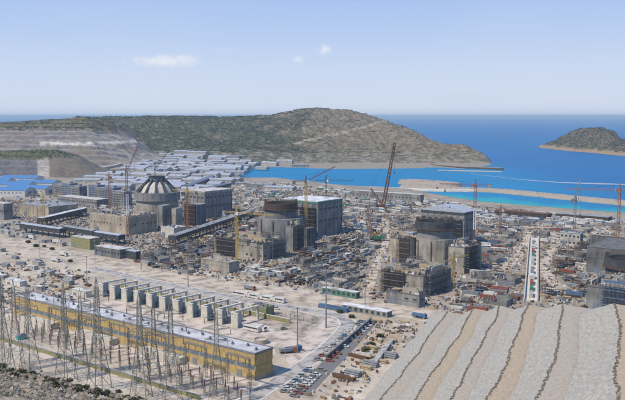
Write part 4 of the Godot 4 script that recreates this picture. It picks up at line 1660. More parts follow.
var CAT := {"found_a": "foundation", "found_b": "foundation", "found_c": "foundation", "rebar_a": "rebar", "rebar_b": "rebar", "rebar_c": "rebar", "form_a": "formwork", "form_b": "formwork", "form_c": "formwork", "beams_a": "beams", "beams_b": "beams", "pipes_a": "pipes", "pipes_b": "pipes", "scaf_a": "scaffold", "scaf_b": "scaffold",
	"box_white": "container", "box_blue": "container", "box_red": "container", "box_green": "container", "box_grey": "container", "cabin_a": "cabin", "cabin_b": "cabin", "cabin_c": "cabin", "cabin_d": "cabin",
	"truck_w": "lorry", "truck_r": "lorry", "truck_b": "lorry", "car_w": "car", "car_s": "car", "car_g": "car", "car_r": "car", "car_b": "car", "excavator": "excavator", "bus": "bus"}
var RAD := {"foundation": 8.0, "rebar": 4.2, "formwork": 3.2, "beams": 3.6, "pipes": 3.8, "scaffold": 4.0, "container": 4.6, "cabin": 5.5, "lorry": 4.2, "car": 2.4, "excavator": 4.5, "bus": 5.0}

func scatter(poly: PackedVector2Array, n: int, keys: Array, where: String, group: String, turn := YAW, pitch := Vector2(14, 6)) -> void:
	# materials set out in loose rows that follow the site grid
	var lo := poly[0]
	var hi := poly[0]
	for p in poly:
		lo = lo.min(p)
		hi = hi.max(p)
	var done := 0
	var tries := 0
	while done < n and tries < n * 14:
		tries += 1
		var q := Vector2(rng.randf_range(lo.x, hi.x), rng.randf_range(lo.y, hi.y))
		var l := q.rotated(turn)
		l = Vector2(roundf(l.x / pitch.x) * pitch.x, roundf(l.y / pitch.y) * pitch.y) + Vector2(rng.randf_range(-1.5, 1.5), rng.randf_range(-0.8, 0.8))
		q = l.rotated(-turn)
		if not Geometry2D.is_point_in_polygon(q, poly):
			continue
		var key: String = keys[rng.randi() % keys.size()]
		var rad: float = RAD[CAT[key]]
		if blocked(q, rad * 0.75):
			continue
		var t := turn + (rng.randf_range(-0.06, 0.06) if rng.randf() < 0.8 else rng.randf_range(-0.6, 0.6))
		items.append([put(key, Vector3(q.x, 0.02, q.y), t, DESC[key] + " " + where, CAT[key], group + " (" + CAT[key] + ")"), key])
		var wide: float = {"foundation": 19.0, "rebar": 12.0, "container": 12.2, "cabin": 12.0, "lorry": 9.5, "scaffold": 8.2, "pipes": 8.0, "beams": 8.2, "excavator": 9.0, "bus": 12.0, "car": 4.6}.get(CAT[key], 6.0)
		var deep: float = {"foundation": 13.0, "cabin": 5.5, "rebar": 3.2, "pipes": 4.2}.get(CAT[key], 2.8)
		keep(Vector3(q.x, 0, q.y), Vector3(wide, 1, deep), t, -0.3)
		done += 1

func debris(called: String, poly: PackedVector2Array, n: int, label: String, sd: int) -> void:
	var r := RandomNumberGenerator.new()
	r.seed = sd
	var mb := MB.new()
	mb.box(Vector3(0, 0.5, 0), Vector3.ONE)
	var mm := MultiMesh.new()
	mm.transform_format = MultiMesh.TRANSFORM_3D
	mm.use_colors = true
	mm.mesh = mb.mesh()
	var lo := poly[0]
	var hi := poly[0]
	for p in poly:
		lo = lo.min(p)
		hi = hi.max(p)
	var xf := []
	var tries := 0
	while xf.size() < n and tries < n * 6:
		tries += 1
		var q := Vector2(r.randf_range(lo.x, hi.x), r.randf_range(lo.y, hi.y))
		if not Geometry2D.is_point_in_polygon(q, poly) or blocked(q, -0.2):
			continue
		var b := Basis(Vector3.UP, YAW + (PI * 0.5 if r.randf() < 0.4 else 0.0) + r.randf_range(-0.5, 0.5)) * Basis.from_scale(Vector3(r.randf_range(0.4, 4.5) * r.randf_range(0.4, 1.0), r.randf_range(0.2, 1.5), r.randf_range(0.3, 1.5)))
		xf.append(Transform3D(b, Vector3(q.x, 0.0, q.y)))
	mm.instance_count = xf.size()
	var pal := [Color(0.55, 0.53, 0.5), Color(0.36, 0.34, 0.31), Color(0.16, 0.15, 0.14), Color(0.3, 0.2, 0.12), Color(0.66, 0.65, 0.64), Color(0.10, 0.10, 0.10), Color(0.14, 0.2, 0.28), Color(0.24, 0.12, 0.07), Color(0.45, 0.38, 0.27)]
	for i in xf.size():
		mm.set_instance_transform(i, xf[i])
		mm.set_instance_color(i, pal[r.randi() % pal.size()] * r.randf_range(0.8, 1.1))
	var o := MultiMeshInstance3D.new()
	o.multimesh = mm
	o.material_override = M.tint
	o.name = called
	add_child(o)
	tag(o, label, "debris")
	o.set_meta("kind", "stuff")

func gallery(label: String, a: Vector3, b: Vector3, y: float, w: float, h: float, roof: String, side: String) -> void:
	# a closed pipe and cable bridge on trestles
	var d := b - a
	var turn := atan2(-d.z, d.x)
	var l := d.length()
	var o := thing("pipe_gallery", label, "gallery", (a + b) * 0.5, turn, "enclosed galleries on trestles")
	var m := MB.new()
	m.base(0, y, 0, l, h, w)
	part("side_wall", m, M[side], o)
	var r := MB.new()
	r.prism(PackedVector2Array([Vector2(-w * 0.55, y + h), Vector2(w * 0.55, y + h), Vector2(0, y + h + w * 0.12)]), -l * 0.5 - 0.2, l * 0.5 + 0.2)
	part("roof", r, M[roof], o).rotation.y = PI * 0.5
	var t := MB.new()
	for s in [-1.0, 1.0]:
		t.beam(Vector3(0, 0, s * w * 0.45), Vector3(0, y, s * w * 0.4), 0.7)
	t.beam(Vector3(0, 0.5, -w * 0.42), Vector3(0, y - 0.5, w * 0.42), 0.3)
	var tm := t.mesh()
	var n := int(l / 9.0) + 1
	for i in n:
		piece("trestle", tm, M.steel_dark, o, Vector3(-l * 0.5 + 1.0 + i * (l - 2.0) / maxi(1, n - 1), 0, 0))
	var wm := MB.new()
	wm.box(Vector3.ZERO, Vector3(2.2, h * 0.35, 0.1))
	var me := wm.mesh()
	for i in int(l / 6.0):
		piece("window", me, M.glass_dark, o, Vector3(-l * 0.5 + 3.0 + i * 6.0, y + h * 0.6, w * 0.5 + 0.03))
	keep((a + b) * 0.5, Vector3(l, 1, w), turn, 1.0)

func reactor_dome(at: Vector3, r: float, wall_h: float, top_h: float, label: String) -> void:
	var o := thing("reactor_building", label, "reactor", at, YAW)
	var c := MB.new()
	c.ring(Vector3.ZERO, r - 1.5, r, wall_h - 9.0, 48)
	part("containment_wall", c, M.concrete, o)
	var g := MB.new()
	g.ring(Vector3(0, wall_h - 9.0, 0), r - 1.5, r + 2.2, 9.0, 48)
	part("ring_gallery", g, M.concrete_grey, o)
	var rl := MB.new()
	for i in 40:
		var a := TAU * i / 40
		rl.beam(Vector3(cos(a) * (r + 2), wall_h, sin(a) * (r + 2)), Vector3(cos(a) * (r + 2), wall_h + 1.4, sin(a) * (r + 2)), 0.18)
	rl.ring(Vector3(0, wall_h + 1.3, 0), r + 1.9, r + 2.1, 0.18, 40)
	part("railing", rl, M.steel_grey, o)
	var dk := MB.new()
	dk.ring(Vector3(0, wall_h - 0.6, 0), 1.0, r - 1.5, 0.5, 40)
	part("deck", dk, M.concrete_dark, o)
	var n := 12
	var tr := 9.0
	for i in n:
		var a := TAU * (i + 0.5) / n
		var rb := MB.new()
		var d := Vector3(cos(a), 0, sin(a))
		var p := d * (r - 0.5) + Vector3(0, wall_h - 0.4, 0)
		var q := d * tr + Vector3(0, top_h - 1.5, 0)
		rb.beam(p, q, 2.0)
		part("dome_rib", rb, M.steel_dark, o)
		var pn := MB.new()
		var a0 := TAU * (i + 0.62) / n
		var a1 := TAU * (i + 1.38) / n
		var e0 := Vector3(cos(a0), 0, sin(a0))
		var e1 := Vector3(cos(a1), 0, sin(a1))
		var y0 := Vector3(0, wall_h - 0.4, 0)
		var y1 := Vector3(0, lerpf(wall_h, top_h, 0.72), 0)
		var mid := Vector3(0, lerpf(wall_h, top_h, 0.45), 0)
		pn.quad(e0 * (r - 3) + y0, e1 * (r - 3) + y0, e1 * (r * 0.66) + mid, e0 * (r * 0.66) + mid, e0 + Vector3.UP)
		pn.quad(e0 * (r * 0.66) + mid, e1 * (r * 0.66) + mid, e1 * (r * 0.42) + y1, e0 * (r * 0.42) + y1, e0 + Vector3.UP)
		part("dome_panel", pn, M.concrete_pale, o)
	var hub := MB.new()
	hub.ring(Vector3(0, top_h - 4.0, 0), tr - 2.0, tr, 4.0, 32)
	hub.cyl(Vector3(0, top_h - 3.0, 0), Vector3(0, top_h - 0.5, 0), tr - 1.9, tr - 1.9, 32)
	var hb := part("crown_ring", hub, M.steel_blue, o)
	var cp := MB.new()
	cp.ring(Vector3(0, top_h, 0), tr - 0.2, tr + 0.6, 1.6, 32)
	part("crown_rail", cp, M.steel_dark, hb)
	keep(at, Vector3(r * 2, 1, r * 2), YAW)

func reactor_shell(at: Vector3, r: float, h: float, r_low: float, h_low: float, label: String, liner: String, wall: String, low: String, rim_flare: float) -> void:
	var o := thing("reactor_building", label, "reactor", at, YAW)
	var c := MB.new()
	c.ring(Vector3.ZERO, r - 1.4, r, h - 7.0, 48)
	part("containment_wall", c, M[wall], o)
	var l := MB.new()
	l.ring(Vector3(0, h - 7.0, 0), r - 1.8, r + rim_flare, 5.6, 48)
	part("liner_ring", l, M[liner], o)
	var lw := MB.new()
	lw.ring(Vector3.ZERO, r + 0.2, r_low, h_low, 40)
	part("lower_ring", lw, M[low], o)
	var fl := MB.new()
	fl.cyl(Vector3(0, h * 0.55, 0), Vector3(0, h * 0.55 + 0.5, 0), r - 1.5, r - 1.5, 32)
	part("inner_floor", fl, M.concrete_dark, o)
	var rb := MB.new()
	for i in 110:
		var a := TAU * i / 110
		var d := Vector3(cos(a), 0, sin(a))
		var k := 1.0 + 0.9 * absf(sin(i * 12.9898))
		rb.beam(d * (r + rim_flare * 0.4) + Vector3(0, h - 1.5, 0), d * (r + rim_flare * 0.4) + Vector3(0, h - 0.2 + k, 0), 0.22)
	part("starter_bars", rb, M.rust_dark, o)
	var pf := MB.new()
	for i in 32:
		var a := TAU * i / 32
		var d := Vector3(cos(a), 0, sin(a))
		pf.beam(d * (r + 0.1) + Vector3(0, h - 8.5, 0), d * (r + rim_flare + 1.4) + Vector3(0, h - 7.3, 0), 0.25)
		pf.beam(d * (r + rim_flare + 1.3) + Vector3(0, h - 7.3, 0), d * (r + rim_flare + 1.3) + Vector3(0, h - 5.8, 0), 0.15)
	pf.ring(Vector3(0, h - 7.3, 0), r + rim_flare + 0.05, r + rim_flare + 1.5, 0.25, 40)
	part("climbing_platform", pf, M.rust, o)
	for i in 10:
		var a := TAU * i / 10
		var bt := MB.new()
		bt.box(Vector3(cos(a) * (r_low + 0.5), h_low * 0.5 - 0.3, sin(a) * (r_low + 0.5)), Vector3(1.6, h_low - 0.6, 1.6), Basis(Vector3.UP, -a))
		part("buttress", bt, M[low], o)
	keep(at, Vector3(r_low * 2, 1, r_low * 2), YAW)

func turbine_hall(label: String, at: Vector3, size: Vector3, turn: float, wall: String, roof: String, edge: String, rise: float) -> void:
	var o := thing("turbine_hall", label, "hall", at, turn)
	var w := size.x
	var h := size.y
	var d := size.z
	var b := MB.new()
	b.base(0, 0, 0, w, h, d)
	part("wall", b, M[wall], o)
	var n := 8
	for i in n:
		var r := MB.new()
		var u0 := float(i) / n
		var u1 := float(i + 1) / n
		var x0 := -w * 0.5 - 0.6 + (w + 1.2) * u0
		var x1 := -w * 0.5 - 0.6 + (w + 1.2) * u1 - 0.08
		r.prism(PackedVector2Array([Vector2(x0, h + 0.02), Vector2(x1, h + 0.02), Vector2(x1, h + 0.7 + rise * sin(u1 * PI)), Vector2(x0, h + 0.7 + rise * sin(u0 * PI))]), -d * 0.5 - 0.6, d * 0.5 + 0.6)
		part("roof_panel", r, M[roof], o)
	var e := MB.new()
	for s in [-1.0, 1.0]:
		e.base(0, h - 2.2, s * (d * 0.5 + 0.25), w + 0.9, 2.2, 0.5)
		e.base(s * (w * 0.5 + 0.25), h - 2.2, 0, 0.45, 2.2, d - 0.1)
	part("eaves_band", e, M[edge], o)
	var pm := MB.new()
	pm.base(0, 0, 0, 1.1, h - 2.3, 1.1)
	var me := pm.mesh()
	var k := int(w / 6.0)
	for i in k + 1:
		piece("pier", me, M[wall], o, Vector3(-w * 0.5 + 0.5 + i * (w - 1.0) / k, 0, d * 0.5))
	k = int(d / 6.0)
	for i in k:
		piece("pier", me, M[wall], o, Vector3(w * 0.5, 0, -d * 0.5 + 0.5 + i * (d - 1.0) / k))
	var wm := MB.new()
	wm.box(Vector3.ZERO, Vector3(3.2, 1.6, 0.16))
	var wme := wm.mesh()
	for y in [0.45, 0.78]:
		for i in int(w / 6.0):
			piece("window", wme, M.glass_dark, o, Vector3(-w * 0.5 + 3.2 + i * (w - 1.0) / int(w / 6.0), h * y, d * 0.5 + 0.04))
		for i in int(d / 6.0):
			piece("window", wme, M.glass_dark, o, Vector3(w * 0.5 + 0.04, h * y, -d * 0.5 + 3.2 + i * (d - 1.0) / int(d / 6.0)), Basis(Vector3.UP, PI * 0.5))
	keep(at, size, turn, 2.0)


# ------------------------------------------------------------------ the place
func kinds() -> void:
	kind_car("car_w", "white")
	kind_car("car_s", "paint_silver")
	kind_car("car_g", "paint_grey")
	kind_car("car_r", "paint_red")
	kind_car("car_b", "paint_blue")
	kind_truck("truck_w", "white", "white", false)
	kind_truck("truck_r", "crane_orange", "steel_grey", true)
	kind_truck("truck_b", "paint_blue", "paint_blue", true)
	kind_bus()
	kind_container("box_white", "white_dirty")
	kind_container("box_blue", "paint_blue")
	kind_container("box_red", "paint_red")
	kind_container("box_green", "paint_green")
	kind_container("box_grey", "steel_grey")
	kind_cabin("cabin_a", "white_dirty", "roof_pale", 9.0, 2.8, 3.6)
	kind_cabin("cabin_b", "white_dirty", "roof_lilac", 10.0, 2.8, 4.2)
	kind_cabin("cabin_c", "white_dirty", "roof_pale", 14.0, 3.0, 5.0)
	kind_cabin("cabin_d", "concrete_beige", "roof_grey", 9.0, 3.0, 5.0)
	kind_rebar("rebar_a", "rust", 11.0)
	kind_rebar("rebar_b", "rust_dark", 12.0)
	kind_rebar("rebar_c", "steel_grey", 10.0)
	kind_formwork("form_a", "ply")
	kind_formwork("form_b", "steel_grey")
	kind_formwork("form_c", "rust")
	kind_beams("beams_a", "concrete_pale")
	kind_beams("beams_b", "concrete_dark")
	kind_pipes("pipes_a", "steel_grey")
	kind_pipes("pipes_b", "rust")
	kind_scaffold("scaf_a", "steel_grey")
	kind_scaffold("scaf_b", "rust")
	kind_excavator()
	kind_foundation("found_a", 18.0, 12.0, "concrete_pale")
	kind_foundation("found_b", 16.0, 12.0, "concrete_dark")
	kind_foundation("found_c", 11.0, 9.0, "concrete")
	kind_lamp()
	kind_pylon()
	kind_post("post_a", 6.5)
	kind_post("post_b", 8.5)
	kind_gantry()
	kind_shed("shed_white", "white_dirty", "roof_camp", 44, 7, 18)
	kind_shed("shed_lilac", "white_dirty", "roof_lilac", 52, 8, 20)
	kind_shed("shed_blue", "white", "roof_blue", 70, 10, 34)
	kind_shed("shed_grey", "concrete_grey", "roof_grey", 40, 7, 16)
	kind_dorm("dorm_a", "concrete_grey", 26, 19, 13)
	kind_dorm("dorm_b", "steel_blue", 20, 22, 14)

func switch_building(at: Vector3, size: Vector3, turn: float) -> void:
	var o := thing("switchgear_building", "long yellow switchgear building with pale flat roof behind the pylons", "building", at, turn)
	var w := size.x
	var h := size.y
	var d := size.z
	var c := MB.new()
	c.base(0, 0, 0, w - 0.6, h - 0.1, d - 0.6)
	part("core", c, M.concrete_grey, o)
	var pl := MB.new()
	pl.base(0, 0, 0, w + 0.2, 1.2, d + 0.2)
	part("plinth", pl, M.concrete, o)
	# cladding panels, upper and lower courses with the window band between
	var n := 32
	var pw := (w - 0.2) / n
	var up := MB.new()
	up.box(Vector3.ZERO, Vector3(pw - 0.12, h * 0.40, 0.3))
	var upm := up.mesh()
	var lo := MB.new()
	lo.box(Vector3.ZERO, Vector3(pw - 0.12, h * 0.30, 0.3))
	var lom := lo.mesh()
	var wn := MB.new()
	wn.box(Vector3.ZERO, Vector3(pw * 0.7, h * 0.13, 0.12))
	var wnm := wn.mesh()
	var fm := MB.new()
	fm.box(Vector3(0, -h * 0.075, 0.05), Vector3(pw * 0.76, 0.15, 0.3))
	fm.box(Vector3(0, h * 0.075, 0.05), Vector3(pw * 0.76, 0.15, 0.3))
	fm.box(Vector3(0, 0, 0.05), Vector3(0.14, h * 0.13, 0.2))
	var fmm := fm.mesh()
	for i in n:
		var x := -w * 0.5 + 0.1 + (i + 0.5) * pw
		for s in [1.0, -1.0]:
			var bs := Basis.IDENTITY if s > 0 else Basis(Vector3.UP, PI)
			piece("wall_panel", upm, M.yellow_wall, o, Vector3(x, h * 0.8, s * (d * 0.5 - 0.15)), bs)
			piece("wall_panel", lom, M.yellow_wall, o, Vector3(x, 1.2 + h * 0.15, s * (d * 0.5 - 0.15)), bs)
			var q := piece("window", wnm, M.glass, o, Vector3(x, h * 0.495, s * (d * 0.5 - 0.22)), bs)
			piece("frame", fmm, M.white_dirty, q, Vector3.ZERO)
	var m := 3
	var ew := (d - 0.8) / m
	var em := MB.new()
	em.box(Vector3.ZERO, Vector3(0.3, h * 0.44, ew - 0.1))
	var emm := em.mesh()
	for s in [1.0, -1.0]:
		for i in m:
			for y in [0.22, 0.67]:
				piece("wall_panel", emm, M.yellow_wall, o, Vector3(s * (w * 0.5 - 0.14), h * y + h * 0.09, -d * 0.5 + 0.4 + (i + 0.5) * ew))
	var r := MB.new()
	r.base(0, h, 0, w - 0.5, 0.4, d - 0.5)
	var ro := part("roof", r, M.roof_switch, o)
	var pp := MB.new()
	for s in [-1.0, 1.0]:
		pp.base(0, h, s * (d * 0.5 - 0.05), w + 0.3, 0.9, 0.4)
		pp.base(s * (w * 0.5 - 0.05), h, 0, 0.4, 0.88, d - 0.5)
	part("parapet", pp, M.steel_grey, o)
	var vm := MB.new()
	vm.base(0, 0, 0, 1.0, 0.9, 1.0)
	vm.cyl(Vector3(0, 0.9, 0), Vector3(0, 1.4, 0), 0.4, 0.4, 8)
	var vme := vm.mesh()
	for i in 26:
		piece("roof_vent", vme, M.steel_blue, ro, Vector3(-w * 0.48 + i * w * 0.96 / 25, h + 0.4, -d * 0.12 + (i % 2) * d * 0.2))
	var dm := MB.new()
	dm.base(0, 0, 0, 3.0, 3.6, 0.2)
	var dme := dm.mesh()
	for i in 7:
		piece("door", dme, M.steel_grey, o, Vector3(-w * 0.45 + i * w * 0.15, 0, d * 0.5 + 0.12))
	# the low lean-to along the front
	for i in 3:
		var ln := MB.new()
		ln.base(-w * 0.34 + i * w * 0.27, 0, d * 0.5 + 3.0, w * 0.15, 3.6, 5.6)
		part("lean_to", ln, M.concrete_pale, o)
	keep(at, size + Vector3(0, 0, 14), turn, 2.0)

func transformer_bays() -> void:
	var a := Vector3(-144.7, 0.0, -532.5)
	var b := Vector3(-46.5, 0.0, -452.2)
	var d := b - a
	var turn := atan2(-d.z, d.x)
	var n := 11
	for i in n:
		var at := a.lerp(b, float(i) / (n - 1))
		var ord: String = ["first", "second", "third", "fourth", "fifth", "sixth", "seventh", "eighth", "ninth", "tenth", "last"][i]
		var o := thing("fire_wall", "tall L-shaped concrete fire wall, %s from the left in the transformer row" % ord, "wall", at, turn, "fire walls of the transformer row")
		var f := MB.new()
		f.base(2.3, 0, 0, 5.4, 8.4, 0.9)
		part("front_slab", f, M.concrete_pale, o)
		var s := MB.new()
		s.base(0, 0, -4.0, 1.0, 8.0, 7.0)
		s.base(0, 0, -21.8, 1.0, 8.0, 1.2)
		part("side_wall", s, M.concrete_pale, o)
		var c := MB.new()
		c.base(0, 8.0, -11.5, 1.5, 0.9, 22.0)
		part("coping", c, M.kerb, o)
		var l := MB.new()
		l.base(2.3, 8.4, 0, 5.6, 0.4, 1.3)
		part("coping", l, M.kerb, o)
		keep(local(at, turn, 2, 0, -11), Vector3(9, 1, 24), turn, 1.0)
		if i < n - 1:
			var t := thing("transformer", "grey power transformer with brown bushings right of the %s fire wall" % ord, "transformer", local(at, turn, 6.4, 0.02, -9.0), turn, "transformers between the fire walls")
			var k := MB.new()
			k.base(0, 0.4, 0, 4.0, 3.8, 8.0)
			part("tank", k, M.paint_green if i % 3 == 1 else M.steel_grey, t)
			var p := MB.new()
			p.base(0, 0, 0, 5.4, 0.4, 10.0)
			part("plinth", p, M.concrete, t)
			var rm := MB.new()
			rm.base(0, 0, 0, 0.18, 3.0, 1.4)
			var rme := rm.mesh()
			for q in 6:
				piece("radiator", rme, M.steel_blue, t, Vector3(-1.6 + q * 0.64, 0.8, 4.8))
			var bm := MB.new()
			bm.cyl(Vector3(0, 0, 0), Vector3(0, 2.6, 0), 0.28, 0.14, 8)
			var bme := bm.mesh()
			for q in 3:
				piece("bushing", bme, M.insulator, t, Vector3(0, 4.2, -2.6 + q * 2.4))
			var cn := MB.new()
			cn.cyl(Vector3(-1.0, 4.9, 3.4), Vector3(1.6, 4.9, 3.4), 0.6, 0.6, 10)
			cn.beam(Vector3(0, 4.1, 3.4), Vector3(0, 4.5, 3.4), 0.3)
			part("conservator", cn, M.steel_grey, t)
	# boundary wall and fence behind the row
	var w := thing("boundary_wall", "low olive green wall behind the transformer row", "wall", local((a + b) * 0.5, turn, 4, 0, -27), turn)
	var m := MB.new()
	m.base(0, 0, 0, d.length() + 34.0, 2.6, 0.5)
	part("wall", m, M.foliage_wall, w)
	var cp := MB.new()
	cp.base(0, 2.6, 0, d.length() + 34.2, 0.2, 0.8)
	part("coping", cp, M.kerb, w)
	var fe := thing("mesh_fence", "grey mesh fence on posts between haul road and transformer row", "fence", local((a + b) * 0.5, turn, 4, 0, -36), turn)
	fence_parts(fe, d.length() + 60.0, 2.8, 3.4)

func fence_parts(o: Node3D, l: float, h: float, pitch: float) -> void:
	var pm := MB.new()
	pm.base(0, 0, 0, 0.22, h, 0.22)
	var me := pm.mesh()
	var n := int(l / pitch)
	for i in n + 1:
		piece("post", me, M.pylon_steel, o, Vector3(-l * 0.5 + i * l / n, 0, 0))
	var w := MB.new()
	for k in 7:
		w.beam(Vector3(-l * 0.5, 0.3 + k * (h - 0.4) / 6.0, 0), Vector3(l * 0.5, 0.3 + k * (h - 0.4) / 6.0, 0), 0.05)
	part("wires", w, M.pylon_steel, o)

var shrubs := []
func shrub(at: Vector3, s: float, label: String) -> void:
	var o := thing("shrub", label, "shrub", at, rng.randf() * TAU, "shrubs on the near hillside")
	shrubs.append(o)
	var c := piece("crown", P_shrub, M.foliage if rng.randf() < 0.6 else M.foliage_dry, o, Vector3(0, 0.3 * s, 0), Basis.from_scale(Vector3(s, s * 0.9, s)))
	c.name = "crown"
	var t := MB.new()
	for k in 3:
		var a := k * 2.1
		t.cyl(Vector3(0, -0.3, 0), Vector3(cos(a) * 0.4, 0.9, sin(a) * 0.4) * s, 0.09 * s, 0.04 * s, 5)
	part("stem", t, M.rust_dark, o)
var P_shrub: Mesh

func objects() -> void:
	mt("foliage_wall", lin(0.26, 0.26, 0.13), 0.9, "grain", Vector3(0.06, 0.02, 0.06))
	P_shrub = clump_mesh(91, 170, 0.9).mesh()
	kinds()
	# ---------------- first unit, the one nearest completion
	var c := Vector3.ZERO
	block("auxiliary_building", "pale beige concrete block in front of the domed reactor building", "building", Vector3(-202.4, 0.0, -847.8), Vector3(64.5, 17.6, 37.5), -0.660, "concrete_beige", "roof_pale", {"parapet": 1.2, "bands": [0.5], "rows": 1, "skip": 0.5, "units": 8})
	reactor_dome(Vector3(-178.7, 0.0, -914.9), 24.0, 35.3, 51.4, "domed reactor building with radial ribs and dark crown ring")
	block("annex_tower", "tall grey annex at the foot of the domed reactor, left one", "building", Vector3(-161.3, 0.0, -864.2), Vector3(8.0, 25.0, 11.5), -0.660, "concrete_grey", "roof_grey", {"piers": 5.0})
	block("annex_tower", "tall grey annex at the foot of the domed reactor, right one", "building", Vector3(-145.7, 0.0, -855.5), Vector3(6.3, 22.7, 10.1), -0.660, "concrete", "roof_grey", {"bands": [0.35, 0.7]})
	block("pump_house", "low white-roofed block right of the beige auxiliary block", "building", Vector3(-141.3, 0.0, -805.1), Vector3(19.3, 9.1, 16.3), -0.660, "concrete_pale", "roof_white", {"units": 5, "parapet": 0.8})
	turbine_hall("tall grey turbine hall with pale roof, farthest left of the halls", Vector3(-126.2, 0.0, -970.3), Vector3(32.5, 32.2, 46.3), -0.660, "concrete_grey", "roof_pale", "concrete", 0.3)
	block("steel_frame_block", "dark half-clad block under the yellow crane beside the leftmost turbine hall", "building", Vector3(-132.3, 0.0, -892.9), Vector3(20.9, 23.5, 13.9), -0.660, "concrete_dark", "roof_grey", {"piers": 4.0, "pier_m": "steel_blue"})
	block("machine_hall", "wide beige hall at the left end of the site", "hall", Vector3(-325.1, 0.0, -977.4), Vector3(62.9, 14.3, 40.8), -0.660, "concrete_beige", "roof_grey", {"piers": 7.0, "units": 6})
	block("store_hall", "grey hall cut off by the left edge of the picture", "hall", Vector3(-388.9, 0.0, -960.6), Vector3(75.6, 18.9, 11.7), -0.660, "concrete_grey", "roof_pale", {"rows": 1})
	block("workshop", "long low workshop with pale roof behind the left gallery", "building", Vector3(-318.4, 0.0, -1103.4), Vector3(88.0, 9.5, 19.8), -0.660, "concrete_grey", "roof_pale", {"rows": 1, "pitch": 4.0})
	block("green_store", "low olive store with flat pale roof beside the haul road", "building", Vector3(-210.7, 0.0, -733.5), Vector3(28.6, 10.1, 11.1), -0.660, "foliage_wall", "roof_pale", {"units": 2})
	block("dark_store", "dark flat-roofed store beside the haul road", "building", Vector3(-174.2, 0.0, -689.2), Vector3(34.2, 7.8, 11.9), -0.660, "concrete_dark", "roof_pale", {"rows": 1, "pitch": 4.0})
	block("dark_store", "small dark store with bluish roof at the end of the dark store", "building", Vector3(-155.2, 0.0, -677.1), Vector3(18.4, 6.9, 5.4), -0.660, "steel_dark", "roof_lilac", {})
	gallery("dark gallery with grey-blue roof, first of the front line from the left", Vector3(-304.9, 0.0, -834.6), Vector3(-249.8, 0.0, -792.8), 5.0, 8.0, 4.5, "roof_lilac", "steel_dark")
	gallery("dark gallery with grey-blue roof, second of the front line from the left", Vector3(-253.1, 0.0, -813.1), Vector3(-213.3, 0.0, -779.7), 5.0, 8.0, 4.5, "roof_grey", "steel_dark")
	gallery("dark gallery with grey-blue roof in front of the beige auxiliary block", Vector3(-210.6, 0.0, -773.4), Vector3(-180.4, 0.0, -748.9), 5.0, 8.0, 4.5, "roof_lilac", "steel_dark")
	gallery("long pale-roofed gallery running up to the domed reactor", Vector3(-302.8, 0.0, -881.0), Vector3(-282.2, 0.0, -980.8), 4.0, 8.0, 5.0, "roof_white", "steel_dark")
	gallery("dark gallery between the domed unit and the second unit", Vector3(-133.0, 0.0, -748.9), Vector3(-74.9, 0.0, -951.5), 5.0, 8.0, 4.0, "roof_grey", "steel_dark")
	gallery("dark gallery behind the leftmost turbine hall, nearer one", Vector3(-188.0, 0.0, -1173.5), Vector3(-141.8, 0.0, -1337.1), 5.0, 12.0, 5.0, "steel_blue", "steel_dark")
	gallery("dark gallery behind the leftmost turbine hall, farther one", Vector3(-203.8, 0.0, -1283.5), Vector3(-189.6, 0.0, -1504.5), 5.0, 12.0, 5.0, "steel_blue", "steel_dark")
	# ---------------- second unit
	block("auxiliary_building", "wide grey unfinished block in front of the second reactor shell", "building", Vector3(-55.2, 0.0, -694.2), Vector3(57.7, 14.5, 30.3), -0.660, "concrete", "concrete_dark", {"bands": [0.45, 0.8], "rows": 2, "skip": 0.55, "cores": 22})
	block("front_store", "low concrete box beside the haul road before the second unit", "building", Vector3(-73.6, 0.0, -626.6), Vector3(30.9, 7.9, 11.3), -0.660, "concrete", "concrete", {"bands": [0.6], "cores": 5})
	reactor_shell(Vector3(-30.8, 0.0, -773.4), 15.5, 39.3, 22.0, 23.6, "brown ringed reactor shell of the second unit, open at the top", "rust_dark", "concrete_dark", "concrete_grey", 0.7)
	block("annex_tower", "tall grey annex right of the second reactor shell, windowless", "building", Vector3(-15.9, 0.0, -718.3), Vector3(8.2, 22.6, 15.9), -0.660, "concrete_grey", "concrete_dark", {"bands": [0.3, 0.6], "cores": 6})
	block("annex_tower", "dark narrow annex between second reactor shell and its turbine hall", "building", Vector3(-3.7, 0.0, -743.9), Vector3(6.0, 16.9, 12.2), -0.660, "concrete_dark", "concrete_dark", {"piers": 4.0})
	turbine_hall("grey turbine hall with white roof and green eaves beside the harbour", Vector3(-0.5, 0.0, -830.4), Vector3(47.4, 35.5, 41.5), -0.660, "concrete_grey", "roof_white", "roof_green", 0.2)
	# ---------------- third unit
	turbine_hall("dark grey turbine hall with arched pale blue roof beside the breakwater", Vector3(129.4, 0.0, -759.4), Vector3(45.9, 31.9, 20.5), -0.660, "concrete_grey", "roof_lilac", "steel_dark", 4.5)
	reactor_shell(Vector3(101.6, 0.0, -659.9), 14.5, 36.2, 18.0, 21.1, "dark open reactor ring before the arched turbine hall", "steel_dark", "concrete_grey", "concrete", 1.6)
	block("auxiliary_building", "beige block left of the dark reactor ring", "building", Vector3(76.1, 0.0, -657.0), Vector3(20.3, 20.7, 11.3), -0.660, "concrete_beige", "concrete_dark", {"bands": [0.5], "cores": 6})
	block("annex_tower", "grey windowless annex right of the dark reactor ring", "building", Vector3(120.6, 0.0, -624.5), Vector3(13.8, 20.3, 29.3), -0.660, "concrete", "concrete_dark", {"bands": [0.33, 0.66], "cores": 8})
	block("auxiliary_building", "broad unfinished concrete block before the dark reactor ring, roof crowded with materials", "building", Vector3(72.7, 0.0, -555.9), Vector3(35.3, 13.7, 39.6), -0.660, "concrete", "concrete_dark", {"bands": [0.55, 0.95], "rows": 1, "skip": 0.6, "ww": 3.0, "wh": 2.2, "cores": 22})
